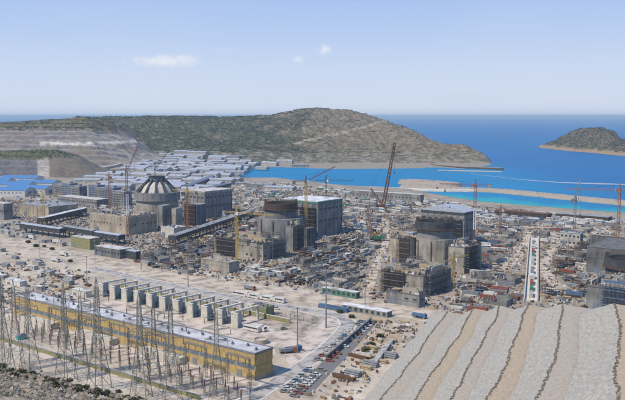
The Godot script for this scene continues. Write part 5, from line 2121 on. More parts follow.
	block("auxiliary_building", "low grey unfinished block at the foot of the broad block, beside the haul road", "building", Vector3(60.2, 0.0, -509.0), Vector3(24.8, 7.8, 7.6), -0.660, "concrete_grey", "concrete_dark", {"bands": [0.5], "rows": 1, "skip": 0.4, "ww": 3.0, "wh": 2.0, "cores": 8})
	# ---------------- fourth unit at the right edge
	block("auxiliary_building", "dark concrete wall block behind the half-hidden reactor at the right edge", "building", Vector3(247.6, 0.0, -627.7), Vector3(40.7, 19.8, 55.4), -0.660, "concrete_dark", "concrete_dark", {"bands": [0.6]})
	reactor_shell(Vector3(219.4, 0.0, -544.9), 16.0, 25.2, 19.0, 12.6, "dark round reactor shell cut off by the right edge", "steel_dark", "concrete_dark", "concrete_grey", 0.8)
	block("foundation_block", "low grey foundation block with blue formwork below the right-edge reactor", "building", Vector3(208.1, 0.0, -515.6), Vector3(33.0, 14.2, 69.8), -0.660, "concrete_grey", "concrete_dark", {"cores": 14})
	block("turbine_foundation", "broad dark slab with stacked materials behind the right-edge unit", "building", Vector3(299.0, 0.0, -741.6), Vector3(43.5, 14.9, 99.9), -0.660, "concrete_dark", "concrete", {"cores": 20})
	block("office_building", "white office block with a row of dark windows near the breakwater", "building", Vector3(244.3, 0.0, -746.2), Vector3(19.1, 12.2, 8.0), -0.660, "white_dirty", "roof_lilac", {"rows": 2, "pitch": 3.6, "units": 4})
	facade_scaffold("brown scaffold on the left half of the second unit's wide block", Vector3(-55.2, 0.0, -694.2), Vector3(57.7, 14.5, 30.3), -0.660, "front", 0.05, 0.45, 1.1, "rust_dark")
	facade_scaffold("grey scaffold on the right face of the second unit's wide block", Vector3(-55.2, 0.0, -694.2), Vector3(57.7, 14.5, 30.3), -0.660, "side", 0.3, 0.9, 1.15, "steel_grey")
	facade_scaffold("brown scaffold on the windowless annex of the second unit", Vector3(-15.9, 0.0, -718.3), Vector3(8.2, 22.6, 15.9), -0.660, "side", 0.1, 0.9, 1.05, "rust_dark")
	facade_scaffold("dark scaffold on the left face of the third unit's broad block", Vector3(72.7, 0.0, -555.9), Vector3(35.3, 13.7, 39.6), -0.660, "front", 0.1, 0.6, 1.15, "rust_dark")
	facade_scaffold("grey scaffold on the right face of the third unit's broad block", Vector3(72.7, 0.0, -555.9), Vector3(35.3, 13.7, 39.6), -0.660, "side", 0.1, 0.8, 1.2, "steel_grey")
	facade_scaffold("dark scaffold on the right face of the third unit's grey annex", Vector3(120.6, 0.0, -624.5), Vector3(13.8, 20.3, 29.3), -0.660, "side", 0.05, 0.7, 1.05, "steel_dark")
	facade_scaffold("brown scaffold on the front of the third unit's beige block", Vector3(76.1, 0.0, -657.0), Vector3(20.3, 20.7, 11.3), -0.660, "front", 0.4, 0.95, 1.1, "rust")
	facade_scaffold("dark scaffold on the front of the arched turbine hall", Vector3(129.4, 0.0, -759.4), Vector3(45.9, 31.9, 20.5), -0.660, "front", 0.55, 0.95, 0.8, "steel_dark")
	facade_scaffold("blue scaffold on the front of the right-edge foundation block", Vector3(208.1, 0.0, -515.6), Vector3(33.0, 14.2, 69.8), -0.660, "front", 0.3, 0.95, 1.3, "paint_blue")
	facade_scaffold("brown scaffold on the front of the white-roofed turbine hall", Vector3(-0.5, 0.0, -830.4), Vector3(47.4, 35.5, 41.5), -0.660, "front", 0.5, 0.95, 0.85, "rust_dark")
	facade_scaffold("brown scaffold on the dark half-clad block by the leftmost turbine hall", Vector3(-132.3, 0.0, -892.9), Vector3(20.9, 23.5, 13.9), -0.660, "front", 0.05, 0.95, 1.05, "rust")
	# ---------------- near buildings
	switch_building(Vector3(-100.4, 0.0, -422.8), Vector3(197.1, 12.3, 12.7), -0.660)
	transformer_bays()
	block("relay_house", "small olive-grey relay house with dark roof units on the switchyard paving", "building", Vector3(-30.4, 0.0, -481.9), Vector3(11.4, 5.0, 7.5), -0.660, "foliage_wall", "roof_grey", {"units": 5, "parapet": 0.7})
	block("long_shed", "long low shed with white roof beside the haul road", "building", Vector3(33.5, 0.0, -485.5), Vector3(33.4, 3.4, 5.6), -0.660, "concrete_grey", "roof_white", {"rows": 1, "pitch": 4.0})
	block("long_shed", "long greenish shed with pale roof, behind the haul road", "building", Vector3(19.2, 0.0, -534.1), Vector3(28.4, 4.1, 4.7), -0.660, "roof_green", "roof_pale", {"rows": 1, "pitch": 4.0})
	block("yard_hut", "white hut with flat roof in the yard at the lower left", "building", Vector3(-214.3, 0.0, -568.7), Vector3(18.0, 3.6, 4.8), -0.660, "white", "roof_white", {})
	block("yard_hut", "pale flat-roofed hut left of the transformer row", "building", Vector3(-156.4, 0.0, -533.2), Vector3(15.5, 4.1, 4.8), -0.660, "concrete_pale", "roof_pale", {})
	culvert(Vector3(144.1, 0.0, -517.7), Vector3(221.8, 0.0, -792.8))
	block("quay_wall", "long grey quay building before the harbour", "building", Vector3(108.6, 0.0, -1158.8), Vector3(116.6, 11.3, 11.2), -0.660, "concrete_grey", "roof_pale", {"rows": 1, "pitch": 6.0})
	block("quay_store", "dark low quay store before the turquoise water", "building", Vector3(256.6, 0.0, -967.8), Vector3(67.7, 5.4, 12.6), -0.660, "rust_dark", "rust", {"rows": 1, "pitch": 7.0})
	block("quay_store", "long low quay store behind the white office block", "building", Vector3(320.9, 0.0, -939.5), Vector3(61.5, 5.2, 14.5), -0.660, "rust_dark", "roof_grey", {"rows": 1, "pitch": 7.0})
	# ---------------- cranes
	tower_crane(Vector3(-183.2, 0.0, -786.2), 66.6, 0.5, 26.0, "crane_red", "crane_red", "dark red tower crane in front of the beige auxiliary block", 1.1)
	tower_crane(Vector3(-124.7, 0.0, -792.8), 45.3, 2.4, 24.0, "crane_orange", "crane_yellow", "orange tower crane with yellow head by the leftmost turbine hall")
	tower_crane(Vector3(-195.3, 0.0, -991.0), 55.0, 0.3, 30.0, "steel_dark", "steel_dark", "thin dark tower crane rising behind the domed reactor", 0.9)
	tower_crane(Vector3(-62.7, 0.0, -655.3), 40.2, -0.5, 36.0, "crane_yellow", "crane_yellow", "yellow tower crane before the wide grey unfinished block")
	tower_crane(Vector3(-6.4, 0.0, -773.4), 56.9, 0.4, 34.0, "crane_yellow", "crane_red", "yellow and red tower crane left of the white-roofed turbine hall", 0.4)
	tower_crane(Vector3(14.7, 0.0, -865.0), 50.3, -0.2, 30.0, "steel_dark", "steel_dark", "dark tower crane over the white-roofed turbine hall")
	tower_crane(Vector3(145.0, 0.0, -709.5), 58.6, 2.8, 32.0, "crane_red", "crane_red", "dark red tower crane right of the arched turbine hall")
	tower_crane(Vector3(98.5, 0.0, -551.4), 19.9, 0.9, 22.0, "crane_yellow", "crane_yellow", "short yellow tower crane right of the broad unfinished block")
	tower_crane(Vector3(254.6, 0.0, -659.9), 58.7, 3.0, 44.0, "crane_orange", "crane_orange", "orange tower crane with long jib at the right edge")
	tower_crane(Vector3(257.6, 0.0, -779.7), 38.6, 1.0, 26.0, "steel_grey", "steel_grey", "grey tower crane near the white office block", 0.8)
	tower_crane(Vector3(190.9, 0.0, -806.2), 24.6, 0.2, 24.0, "crane_orange", "crane_orange", "orange tower crane near the turquoise water")
	tower_crane(Vector3(-298.3, 0.0, -881.0), 33.5, 0.2, 22.0, "crane_yellow", "crane_yellow", "yellow tower crane beside the wide beige hall")
	tower_crane(Vector3(-233.5, 0.0, -914.9), 50.8, 2.0, 22.0, "crane_orange", "crane_orange", "slim orange tower crane behind the beige auxiliary block")
	tower_crane(Vector3(185.6, 0.0, -512.1), 10.6, 1.2, 12.0, "paint_blue", "paint_blue", "small blue tower crane at the corner of the right-edge unit", 0.9)
	var big := Vector3(91.1, 0.0, -1056.8)
	crawler_crane(big, 0.15, Vector3(18, 86.2, 0), Vector3(-14, 26, 0), "rust", "crane_red", 4.0, "giant crawler crane with tall brown lattice boom before the harbour")
	crawler_crane(Vector3(62.1, 0.0, -773.4), PI + 0.1, Vector3(9, 31.5, 0), Vector3(-8, 14, 0), "crane_orange", "paint_green", 2.4, "green and orange crawler crane on the track between second and third units")
	# ---------------- the far camp and stores
	var camp: Array = [Vector3(-393.6, 0.0, -1632.0), Vector3(-402.9, 0.0, -1782.9), Vector3(-401.1, 0.0, -1925.1), Vector3(-390.6, 0.0, -2047.5), Vector3(-370.3, 0.0, -2138.0), Vector3(-342.6, 0.0, -2236.9), Vector3(-300.6, 0.0, -2236.9), Vector3(-252.9, 0.0, -2186.3), Vector3(-200.1, 0.0, -2091.8), Vector3(-156.8, 0.0, -2005.0), Vector3(-341.2, 0.0, -1578.5), Vector3(-325.5, 0.0, -1660.1), Vector3(-312.4, 0.0, -1750.5), Vector3(-293.1, 0.0, -1851.3), Vector3(-265.8, 0.0, -1887.5), Vector3(-223.6, 0.0, -1851.3), Vector3(-184.2, 0.0, -1782.9), Vector3(-332.5, 0.0, -1437.1), Vector3(-304.6, 0.0, -1458.9), Vector3(-287.6, 0.0, -1504.5), Vector3(-270.0, 0.0, -1578.5), Vector3(-250.6, 0.0, -1660.1), Vector3(-221.5, 0.0, -1660.1), Vector3(-189.1, 0.0, -1632.0), Vector3(-161.9, 0.0, -1604.8), Vector3(-245.9, 0.0, -1395.3), Vector3(-213.1, 0.0, -1458.9), Vector3(-192.5, 0.0, -1528.4), Vector3(-159.4, 0.0, -1504.5), Vector3(-321.9, 0.0, -1318.7), Vector3(-361.5, 0.0, -1395.3), Vector3(-454.5, 0.0, -2236.9), Vector3(-429.5, 0.0, -2345.3), Vector3(-392.0, 0.0, -2403.5), Vector3(-407.1, 0.0, -1528.4), Vector3(-410.7, 0.0, -1458.9), Vector3(-111.2, 0.0, -2091.8), Vector3(-73.5, 0.0, -2138.0), Vector3(-32.0, 0.0, -2047.5), Vector3(-121.7, 0.0, -1925.1), Vector3(-116.4, 0.0, -1395.3), Vector3(-85.9, 0.0, -1356.0), Vector3(-53.8, 0.0, -1318.7)]
	var cpoly := PackedVector2Array([Vector2(-365, -1319), Vector2(-410, -1632), Vector2(-433, -2005), Vector2(-426, -2237), Vector2(-338, -2404), Vector2(-203, -2237), Vector2(-129, -2047), Vector2(-171, -1887), Vector2(-150, -1528), Vector2(-116, -1395), Vector2(-127, -1319), Vector2(-194, -1218), Vector2(-276, -1356)])
	var clo := cpoly[0]
	var chi := cpoly[0]
	for p in cpoly:
		clo = clo.min(p)
		chi = chi.max(p)
	for i in 2600:
		var q := Vector2(rng.randf_range(clo.x, chi.x), rng.randf_range(clo.y, chi.y))
		if i < camp.size():
			q = Vector2(camp[i].x, camp[i].z)
		elif not Geometry2D.is_point_in_polygon(q, cpoly):
			continue
		if blocked(q, 13.0):
			continue
		var key: String = ["shed_white", "shed_lilac", "shed_white", "shed_grey", "shed_lilac", "shed_white", "shed_lilac"][rng.randi() % 7]
		var at := Vector3(q.x, 0, q.y)
		at.y = maxf(ground_height(q.x, q.y), head_height(q.x, q.y) if -q.y > 2000.0 else -5.0) - 0.4
		var turn := YAW * 0.55 + rng.randf_range(-0.25, 0.25)
		var sd := put(key, at, turn, DESC[key] + " in the far camp", "warehouse", "warehouses of the far camp")
		items.append([sd, key])
		sd.scale = Vector3(rng.randf_range(0.5, 1.2), rng.randf_range(0.7, 1.2), rng.randf_range(0.7, 1.25))
		keep(at, Vector3(50, 1, 20), turn, 3.0)
	var spots: Array = [Vector3(-531.5, 0.0, -1458.9), Vector3(-497.4, 0.0, -1318.7), Vector3(-467.1, 0.0, -1356.0), Vector3(-561.0, 0.0, -1395.3), Vector3(-443.5, 0.0, -1250.0), Vector3(-466.0, 0.0, -1218.2)]
	for i in spots.size():
		put("shed_blue", spots[i], YAW * 0.3 + (i % 2) * 0.1, ["blue-roofed warehouse farthest back below the spoil mound", "blue-roofed warehouse, second row, near the left edge", "blue-roofed warehouse, rightmost of the second row", "blue-roofed warehouse cut off by the left edge", "blue-roofed warehouse nearest the wide beige hall", "blue-roofed warehouse nearest the left edge hall"][i], "warehouse", "blue warehouses at the left")
		keep(spots[i], Vector3(72, 1, 36), YAW * 0.3, 2.0)
	var dsp: Array = [Vector3(-378.6, 0.0, -1203.0), Vector3(-362.0, 0.0, -1188.0), Vector3(-345.8, 0.0, -1173.5), Vector3(-314.0, 0.0, -1159.3), Vector3(-298.7, 0.0, -1145.4), Vector3(-280.6, 0.0, -1118.6), Vector3(-261.9, 0.0, -1093.1)]
	for i in dsp.size():
		if blocked(Vector2(dsp[i].x, dsp[i].z), 4.0):
			continue
		put("dorm_a" if i % 2 == 0 else "dorm_b", dsp[i], YAW, "grey-blue apartment block, number %s of the row behind the workshop counted from the left" % ["one", "two", "three", "four", "five", "six", "seven"][i], "building", "apartment blocks behind the workshop")
		keep(dsp[i], Vector3(26, 1, 14), YAW, 1.0)
	# ---------------- switchyard
	var bases: Array = [Vector3(-145.8, 0.0, -367.4), Vector3(-131.4, 0.0, -361.6), Vector3(-113.4, 0.0, -357.3), Vector3(-95.0, 0.0, -345.2), Vector3(-73.9, 0.0, -333.8), Vector3(-59.7, 0.0, -328.9), Vector3(-41.1, 0.0, -333.8), Vector3(-144.6, 0.0, -379.6), Vector3(-108.1, 0.0, -364.5), Vector3(-69.6, 0.0, -342.6)]
	var hts := [46.9, 45.7, 45.7, 51.0, 47.3, 45.8, 42.1, 43.0, 41.9, 41.3]
	var pyl := []
	for i in bases.size():
		var at: Vector3 = bases[i]
		at.y = maxf(0.0, front_rise(at.x, at.z)) - 0.3
		var o := put("pylon", at, -0.55 + 0.1 * i, "grey lattice pylon in the foreground", "pylon", "lattice pylons in the foreground")
		o.scale = Vector3.ONE * ((hts[i] - at.y) / 45.0)
		pyl.append(o)
		keep(at, Vector3(9, 1, 9), 0.0)
	from_left(pyl)
	var pa := Vector3(-160.2, 0.0, -443.6)
	var pb := Vector3(-21.7, 0.0, -332.5)
	var pd := pb - pa
	var pt := atan2(-pd.z, pd.x)
	var posts := []
	for i in 24:
		for j in 3:
			var q := pa.lerp(pb, (i + 0.5) / 24.0) + Vector3(0, 0, -1).rotated(Vector3.UP, pt) * (j * 5.5 - 9.0)
			if blocked(Vector2(q.x, q.z), 0.5) and j == 2:
				continue
			posts.append(put("post_a" if (i + j) % 3 else "post_b", q, pt, "%s insulator post in the %s row before the yellow building" % ["short brown" if (i + j) % 3 else "tall brown", ["front", "middle", "back"][j]], "insulator", "insulator posts of the switchyard"))
	from_left(posts)
	for i in 6:
		var q := pa.lerp(pb, (i + 0.6) / 6.3) + Vector3(0, 0, -1).rotated(Vector3.UP, pt) * 6.0
		put("gantry", q, pt, "steel line gantry, %s from the left before the yellow switchgear building" % ["first", "second", "third", "fourth", "fifth", "sixth"][i], "gantry", "line gantries of the switchyard")
	var fa := Vector3(-194.3, 0.0, -443.6)
	var fb := Vector3(-48.3, 0.0, -332.5)
	var fd := fb - fa
	var ft := atan2(-fd.z, fd.x)
	var rw := thing("retaining_wall", "long low dark olive wall along the foreground road", "wall", (fa + fb) * 0.5, ft)
	var rm := MB.new()
	rm.base(0, 0, 0, fd.length(), 1.8, 0.7)
	part("wall", rm, M.foliage_wall, rw)
	var rc := MB.new()
	rc.base(0, 1.8, 0, fd.length() + 0.1, 0.2, 1.0)
	part("coping", rc, M.concrete_grey, rw)
	var tk := thing("water_tank", "round teal tank in the switchyard at the far left", "tank", Vector3(-159.4, 0.0, -427.2), 0.0)
	var tb := MB.new()
	tb.cyl(Vector3.ZERO, Vector3(0, 2.4, 0), 2.6, 2.6, 20)
	part("shell", tb, M.paint_teal, tk)
	var tl := MB.new()
	tl.cyl(Vector3(0, 2.4, 0), Vector3(0, 2.9, 0), 2.7, 0.4, 20)
	part("lid", tl, M.roof_lilac, tk)
	var oc := thing("settling_tank", "pale octagonal basin beside the yellow building's far corner", "tank", Vector3(-27.7, 0.0, -419.4), 0.3)
	var ob := MB.new()
	ob.ring(Vector3.ZERO, 3.4, 4.0, 2.4, 8)
	part("basin_wall", ob, M.concrete_beige, oc)
	var ow := MB.new()
	ow.cyl(Vector3(0, 1.0, 0), Vector3(0, 1.7, 0), 3.38, 3.38, 8)
	part("basin_floor", ow, M.concrete_pale, oc)
	var lp: Array = [Vector3(-7.7, 0.0, -401.1), Vector3(7.8, 0.0, -450.0), Vector3(-88.8, 0.0, -561.3), Vector3(-135.9, 0.0, -624.9), Vector3(-180.3, 0.0, -529.5), Vector3(-163.8, 0.0, -571.6), Vector3(-181.9, 0.0, -659.9), Vector3(-227.8, 0.0, -659.9), Vector3(34.1, 0.0, -509.3), Vector3(154.1, 0.0, -520.6), Vector3(213.6, 0.0, -659.9)]
	var lh := [24.1, 35.0, 22.4, 18.4, 23.9, 20.6, 18.6, 17.7, 14.5, 14.8, 18.6]
	var ll := ["on the paved yard right of the yellow building", "beside the curve of the service road", "beside the haul road behind the transformer row", "beside the haul road in front of the dark stores", "in the yard at the left before the transformer row", "at the left end of the transformer row", "beside the olive store", "beside the haul road near the left galleries", "before the broad unfinished block", "beside the long pale culvert", "near the curved road by the office block"]
	for i in lp.size():
		put("lamp", lp[i], 0.0, "tall grey lamp mast " + ll[i], "lamp mast", "lamp masts").scale = Vector3.ONE * (lh[i] / 26.0)
	# ---------------- vehicles
	var sa := Vector3(5.7, 0.0, -387.6)
	var sb := Vector3(31.5, 0.0, -461.2)
	vehicles_row(sa, sb, 2, 13, "in the upper street row")
	vehicles_row(Vector3(-10.7, 0.0, -337.5), Vector3(2.7, 0.0, -376.5), 2, 12, "in the lower street row")
	put("truck_r", Vector3(-12.1, 0.0, -401.1), 0.4, "tipper lorry with orange cab on the paved yard beside the lamp mast", "lorry")
	put("truck_b", Vector3(-9.6, 0.0, -403.8), 0.5, "blue tipper lorry on the paved yard beside the lamp mast", "lorry")
	put("car_g", Vector3(-16.3, 0.0, -446.8), 0.3, "dark grey car alone on the paved yard", "car")
	put("bus", Vector3(-34.3, 0.0, -443.6), YAW, "white bus parked by the end of the transformer row, left of two", "bus")
	put("truck_w", Vector3(-29.8, 0.0, -443.6), YAW, "white box lorry by the end of the transformer row", "lorry")
	put("truck_w", Vector3(-216.7, 0.0, -688.8), YAW, "white box lorry on the haul road near the olive store", "lorry")
	put("truck_r", Vector3(-43.8, 0.0, -551.4), YAW, "tipper lorry with orange cab on the haul road behind the relay house", "lorry")
	put("truck_b", Vector3(64.9, 0.0, -473.0), YAW, "blue tipper lorry on the haul road above the terraces", "lorry")
	var line := []
	for i in 7:
		var q := (Vector3(-49.1, 0.0, -532.5)).lerp(Vector3(-22.6, 0.0, -514.9), i / 6.0)
		line.append(put("truck_w" if i % 2 else "bus", q, YAW, ("white box lorry" if i % 2 else "white bus") + " in the line behind the relay house", "lorry" if i % 2 else "bus", "vehicles parked behind the relay house"))
		keep(q, Vector3(13, 1, 3), YAW)
	for i in 3:
		var q := (Vector3(9.2, 0.0, -497.0)).lerp(Vector3(17.2, 0.0, -490.5), i / 2.0)
		line.append(put("box_blue", q, YAW, "blue shipping container beside the long white-roofed shed", "container", "blue containers by the long shed"))
		keep(q, Vector3(12, 1, 3), YAW)
	from_left(line)
	# ---------------- materials on the slabs
	deck_load(Vector3(-55.2, 0.0, -694.2), Vector3(57.7, 14.5, 30.3), -0.660, ["form_a", "form_b", "beams_a", "rebar_b", "scaf_a", "box_white"], 26, "on the second unit's wide block", "materials on the second unit")
	deck_load(Vector3(72.7, 0.0, -555.9), Vector3(35.3, 13.7, 39.6), -0.660, ["form_a", "form_b", "rebar_b", "scaf_a", "beams_a", "rebar_a"], 26, "on the third unit's broad block", "materials on the third unit")
	deck_load(Vector3(60.2, 0.0, -509.0), Vector3(24.8, 7.8, 7.6), -0.660, ["form_b", "rebar_b", "beams_a", "form_a"], 8, "on the third unit's low block", "materials on the third unit's low block")
	deck_load(Vector3(-202.4, 0.0, -847.8), Vector3(64.5, 17.6, 37.5), -0.660, ["form_b", "beams_a", "box_white", "form_a"], 14, "on the beige auxiliary block", "materials on the first unit")
	deck_load(Vector3(299.0, 0.0, -741.6), Vector3(43.5, 14.9, 99.9), -0.660, ["form_b", "rebar_b", "beams_a", "form_a", "scaf_a"], 16, "on the slab behind the right-edge unit", "materials on the fourth unit's slab")
	deck_load(Vector3(208.1, 0.0, -515.6), Vector3(33.0, 14.2, 69.8), -0.660, ["form_b", "box_blue", "rebar_c", "scaf_a"], 12, "on the right-edge foundation block", "materials on the fourth unit's foundation")
	deck_load(Vector3(76.1, 0.0, -657.0), Vector3(20.3, 20.7, 11.3), -0.660, ["form_b", "rebar_b", "form_a"], 6, "on the third unit's beige block", "materials on the third unit's beige block")
	deck_load(Vector3(120.6, 0.0, -624.5), Vector3(13.8, 20.3, 29.3), -0.660, ["form_b", "rebar_b", "beams_b"], 7, "on the third unit's grey annex", "materials on the third unit's annex")
	# ---------------- laydown yards
	for f in [[PackedVector2Array([Vector2(-14, -679), Vector2(17, -780), Vector2(60, -793), Vector2(50, -660), Vector2(34, -539), Vector2(7, -551), Vector2(-24, -572)]), 9], [PackedVector2Array([Vector2(20, -898), Vector2(44, -1081), Vector2(149, -1106), Vector2(105, -806), Vector2(61, -806)]), 7], [PackedVector2Array([Vector2(109, -572), Vector2(138, -660), Vector2(188, -881), Vector2(251, -915), Vector2(143, -521), Vector2(103, -483), Vector2(78, -478)]), 13], [PackedVector2Array([Vector2(148, -515), Vector2(244, -850), Vector2(308, -881), Vector2(251, -720), Vector2(180, -521)]), 9], [PackedVector2Array([Vector2(-100, -1034), Vector2(-64, -1012), Vector2(-51, -806), Vector2(-74, -806), Vector2(-107, -793), Vector2(-119, -755), Vector2(-117, -865)]), 6], [PackedVector2Array([Vector2(-148, -660), Vector2(-132, -743), Vector2(-93, -743), Vector2(-86, -679), Vector2(-87, -609), Vector2(-115, -617)]), 6]]:
		scatter(f[0], f[1], ["found_a", "found_b", "found_c", "found_b"], "on the site floor", "half-built foundations on the site floor", YAW, Vector2(24, 17))
	scatter(PackedVector2Array([Vector2(-14, -679), Vector2(17, -780), Vector2(60, -793), Vector2(50, -660), Vector2(34, -539), Vector2(7, -551), Vector2(-24, -572)]), 150, ["rebar_a", "rebar_b", "rebar_b", "rebar_c", "form_a", "form_b", "beams_a", "beams_b", "pipes_a", "pipes_a", "box_white", "box_grey", "scaf_a", "cabin_a", "rebar_b", "form_b", "scaf_b", "beams_b"], "in the laydown yard between second and third units", "materials between second and third units", YAW + PI * 0.5)
	scatter(PackedVector2Array([Vector2(20, -898), Vector2(44, -1081), Vector2(149, -1106), Vector2(105, -806), Vector2(61, -806)]), 110, ["cabin_a", "cabin_c", "cabin_b", "box_white", "box_blue", "rebar_b", "form_a", "scaf_b", "beams_a", "truck_w", "box_grey", "beams_b", "form_b", "scaf_a", "rebar_b", "excavator", "form_c"], "in the yard behind the third unit", "materials by the harbour")
	scatter(PackedVector2Array([Vector2(109, -572), Vector2(138, -660), Vector2(188, -881), Vector2(251, -915), Vector2(143, -521), Vector2(103, -483), Vector2(78, -478)]), 130, ["cabin_a", "cabin_c", "cabin_d", "box_white", "box_blue", "rebar_b", "form_a", "form_b", "beams_a", "beams_b", "pipes_b", "truck_w", "scaf_b", "box_grey", "scaf_a", "rebar_c", "beams_b", "rebar_b", "box_red", "form_b"], "in the yard right of the third unit", "materials right of the third unit", YAW + 0.2)
	scatter(PackedVector2Array([Vector2(148, -515), Vector2(244, -850), Vector2(308, -881), Vector2(251, -720), Vector2(180, -521)]), 105, ["cabin_a", "cabin_c", "cabin_d", "box_white", "box_blue", "rebar_b", "form_a", "beams_b", "truck_w", "scaf_a", "pipes_a", "form_b", "rebar_c", "scaf_b", "beams_b", "box_grey", "rebar_b", "box_red"], "in the yard right of the long culvert", "materials right of the culvert", YAW - 0.1)
	scatter(PackedVector2Array([Vector2(193, -915), Vector2(201, -1012), Vector2(297, -951), Vector2(371, -898), Vector2(323, -780), Vector2(285, -806), Vector2(257, -898)]), 120, ["cabin_c", "cabin_a", "cabin_b", "box_white", "box_blue", "cabin_d", "truck_w", "box_grey", "beams_a"], "along the shore of the turquoise water", "cabins along the shore")
	scatter(PackedVector2Array([Vector2(-109, -1081), Vector2(-134, -1395), Vector2(-91, -1437), Vector2(54, -1319), Vector2(160, -1188), Vector2(146, -1081), Vector2(41, -1012), Vector2(48, -1218), Vector2(-22, -1395), Vector2(-44, -1159), Vector2(-64, -1012)]), 130, ["cabin_c", "cabin_b", "cabin_a", "box_white", "box_blue", "box_green", "truck_w", "beams_a", "form_a", "cabin_d"], "in the yard along the harbour", "cabins along the harbour")
	scatter(PackedVector2Array([Vector2(-100, -1034), Vector2(-64, -1012), Vector2(-51, -806), Vector2(-74, -806), Vector2(-107, -793), Vector2(-119, -755), Vector2(-117, -865)]), 90, ["cabin_a", "box_white", "rebar_b", "form_a", "form_b", "scaf_b", "beams_a", "cabin_d", "box_red"], "between the first and second units", "materials between first and second units")
	scatter(PackedVector2Array([Vector2(-148, -660), Vector2(-132, -743), Vector2(-93, -743), Vector2(-86, -679), Vector2(-87, -609), Vector2(-115, -617)]), 80, ["scaf_a", "scaf_b", "form_b", "rebar_b", "beams_b", "cabin_d", "box_grey", "rebar_a", "form_a"], "beside the haul road below the first unit", "materials below the first unit")
	scatter(PackedVector2Array([Vector2(-55, -601), Vector2(-42, -651), Vector2(-11, -689), Vector2(-22, -572)]), 60, ["rebar_b", "form_a", "beams_a", "truck_w", "pipes_a", "box_white", "cabin_a"], "before the wide unfinished block", "materials before the second unit")
	scatter(PackedVector2Array([Vector2(-270, -660), Vector2(-285, -720), Vector2(-211, -660), Vector2(-168, -609), Vector2(-154, -545), Vector2(-163, -521), Vector2(-194, -488)]), 42, ["cabin_d", "cabin_a", "form_c", "beams_a", "beams_b", "truck_w", "form_a", "pipes_a"], "in the yard at the lower left", "materials in the lower left yard")
	scatter(PackedVector2Array([Vector2(-354, -898), Vector2(-337, -915), Vector2(-299, -820), Vector2(-241, -755), Vector2(-198, -720), Vector2(-218, -710), Vector2(-318, -806)]), 40, ["cabin_a", "box_white", "beams_a", "form_b", "cabin_d", "truck_w", "pipes_a"], "beside the left galleries", "materials by the left galleries")
	scatter(PackedVector2Array([Vector2(-455, -1159), Vector2(-504, -1283), Vector2(-412, -1250), Vector2(-368, -1319), Vector2(-337, -1395), Vector2(-228, -1437), Vector2(-145, -1437), Vector2(-179, -1106), Vector2(-254, -1106), Vector2(-291, -1012), Vector2(-349, -1081)]), 120, ["cabin_c", "cabin_b", "box_white", "cabin_a", "box_blue", "cabin_d"], "between the camp and the first unit", "cabins behind the first unit")
	scatter(PackedVector2Array([Vector2(17, -478), Vector2(47, -464), Vector2(70, -464), Vector2(50, -425), Vector2(32, -370), Vector2(16, -335), Vector2(8, -335), Vector2(30, -425)]), 16, ["beams_a", "rebar_a", "pipes_a", "form_a"], "on the brown ground left of the terraces", "materials on the brown ground")
	scatter(PackedVector2Array([Vector2(-67, -521), Vector2(-32, -498), Vector2(17, -478), Vector2(11, -483), Vector2(-33, -509), Vector2(-63, -533)]), 14, ["form_a", "rebar_a", "car_w", "beams_a"], "along the service road verge", "materials on the verge")
	scatter(PackedVector2Array([Vector2(166, -1173), Vector2(181, -1132), Vector2(221, -1051), Vector2(304, -976), Vector2(379, -919), Vector2(364, -881), Vector2(291, -933), Vector2(197, -991), Vector2(153, -1081)]), 60, ["cabin_c", "box_white", "box_grey", "beams_a", "cabin_d", "form_b", "truck_w"], "on the quay of the turquoise water", "materials on the quay")
	scatter(PackedVector2Array([Vector2(-91, -1437), Vector2(-59, -1437), Vector2(53, -1292), Vector2(151, -1234), Vector2(144, -1173), Vector2(50, -1218), Vector2(-21, -1319)]), 40, ["cabin_c", "box_white", "box_grey", "beams_a", "cabin_d", "truck_w"], "on the harbour quay", "materials on the harbour quay")
	debris("yard_debris", PackedVector2Array([Vector2(-78, -572), Vector2(-119, -617), Vector2(-219, -780), Vector2(-386, -981), Vector2(-455, -1159), Vector2(-193, -1159), Vector2(-129, -1416), Vector2(157, -1159), Vector2(378, -915), Vector2(206, -493), Vector2(77, -473), Vector2(-9, -551)]), 26000, "loose building rubble and small materials scattered over the whole site", 301)
	debris("near_debris", PackedVector2Array([Vector2(-278, -660), Vector2(-174, -617), Vector2(-153, -545), Vector2(-167, -521), Vector2(-204, -480)]), 350, "loose rubble in the yard at the lower left", 302)
	debris("street_debris", PackedVector2Array([Vector2(-5, -335), Vector2(17, -403), Vector2(35, -464), Vector2(71, -464), Vector2(32, -373), Vector2(17, -330)]), 220, "loose stones on the brown ground left of the terraces", 303)
	marks = []
	for c2 in get_children():
		if c2 is Node3D and c2.has_meta("category") and String(c2.get_meta("category")) in ["crane", "hall", "reactor", "gallery", "building", "lamp mast", "culvert"]:
			var nm := String(c2.get_meta("label"))
			if LAND.has(nm):
				marks.append([c2.position, LAND[nm]])
	for k in [[Vector3(-167.7, 0.0, -1750.5), "the harbour's left end"], [Vector3(-437.7, 0.0, -1816.4), "the quarry's foot"], [Vector3(-355.5, 0.0, -2529.0), "the long hill's foot"], [Vector3(-311.8, 0.0, -1632.0), "the middle of the far camp"], [Vector3(33.9, 0.0, -445.7), "the head of the car street"]]:
		marks.append(k)
	near_marks()
	# ---------------- the near hillside and the brown ground
	var where := ["in the dark clump at the far left", "beside the second pylon", "left of the third pylon", "in the middle of the near slope", "below the foreground road", "beside the fourth pylon", "at the bottom edge of the picture", "near the fifth pylon"]
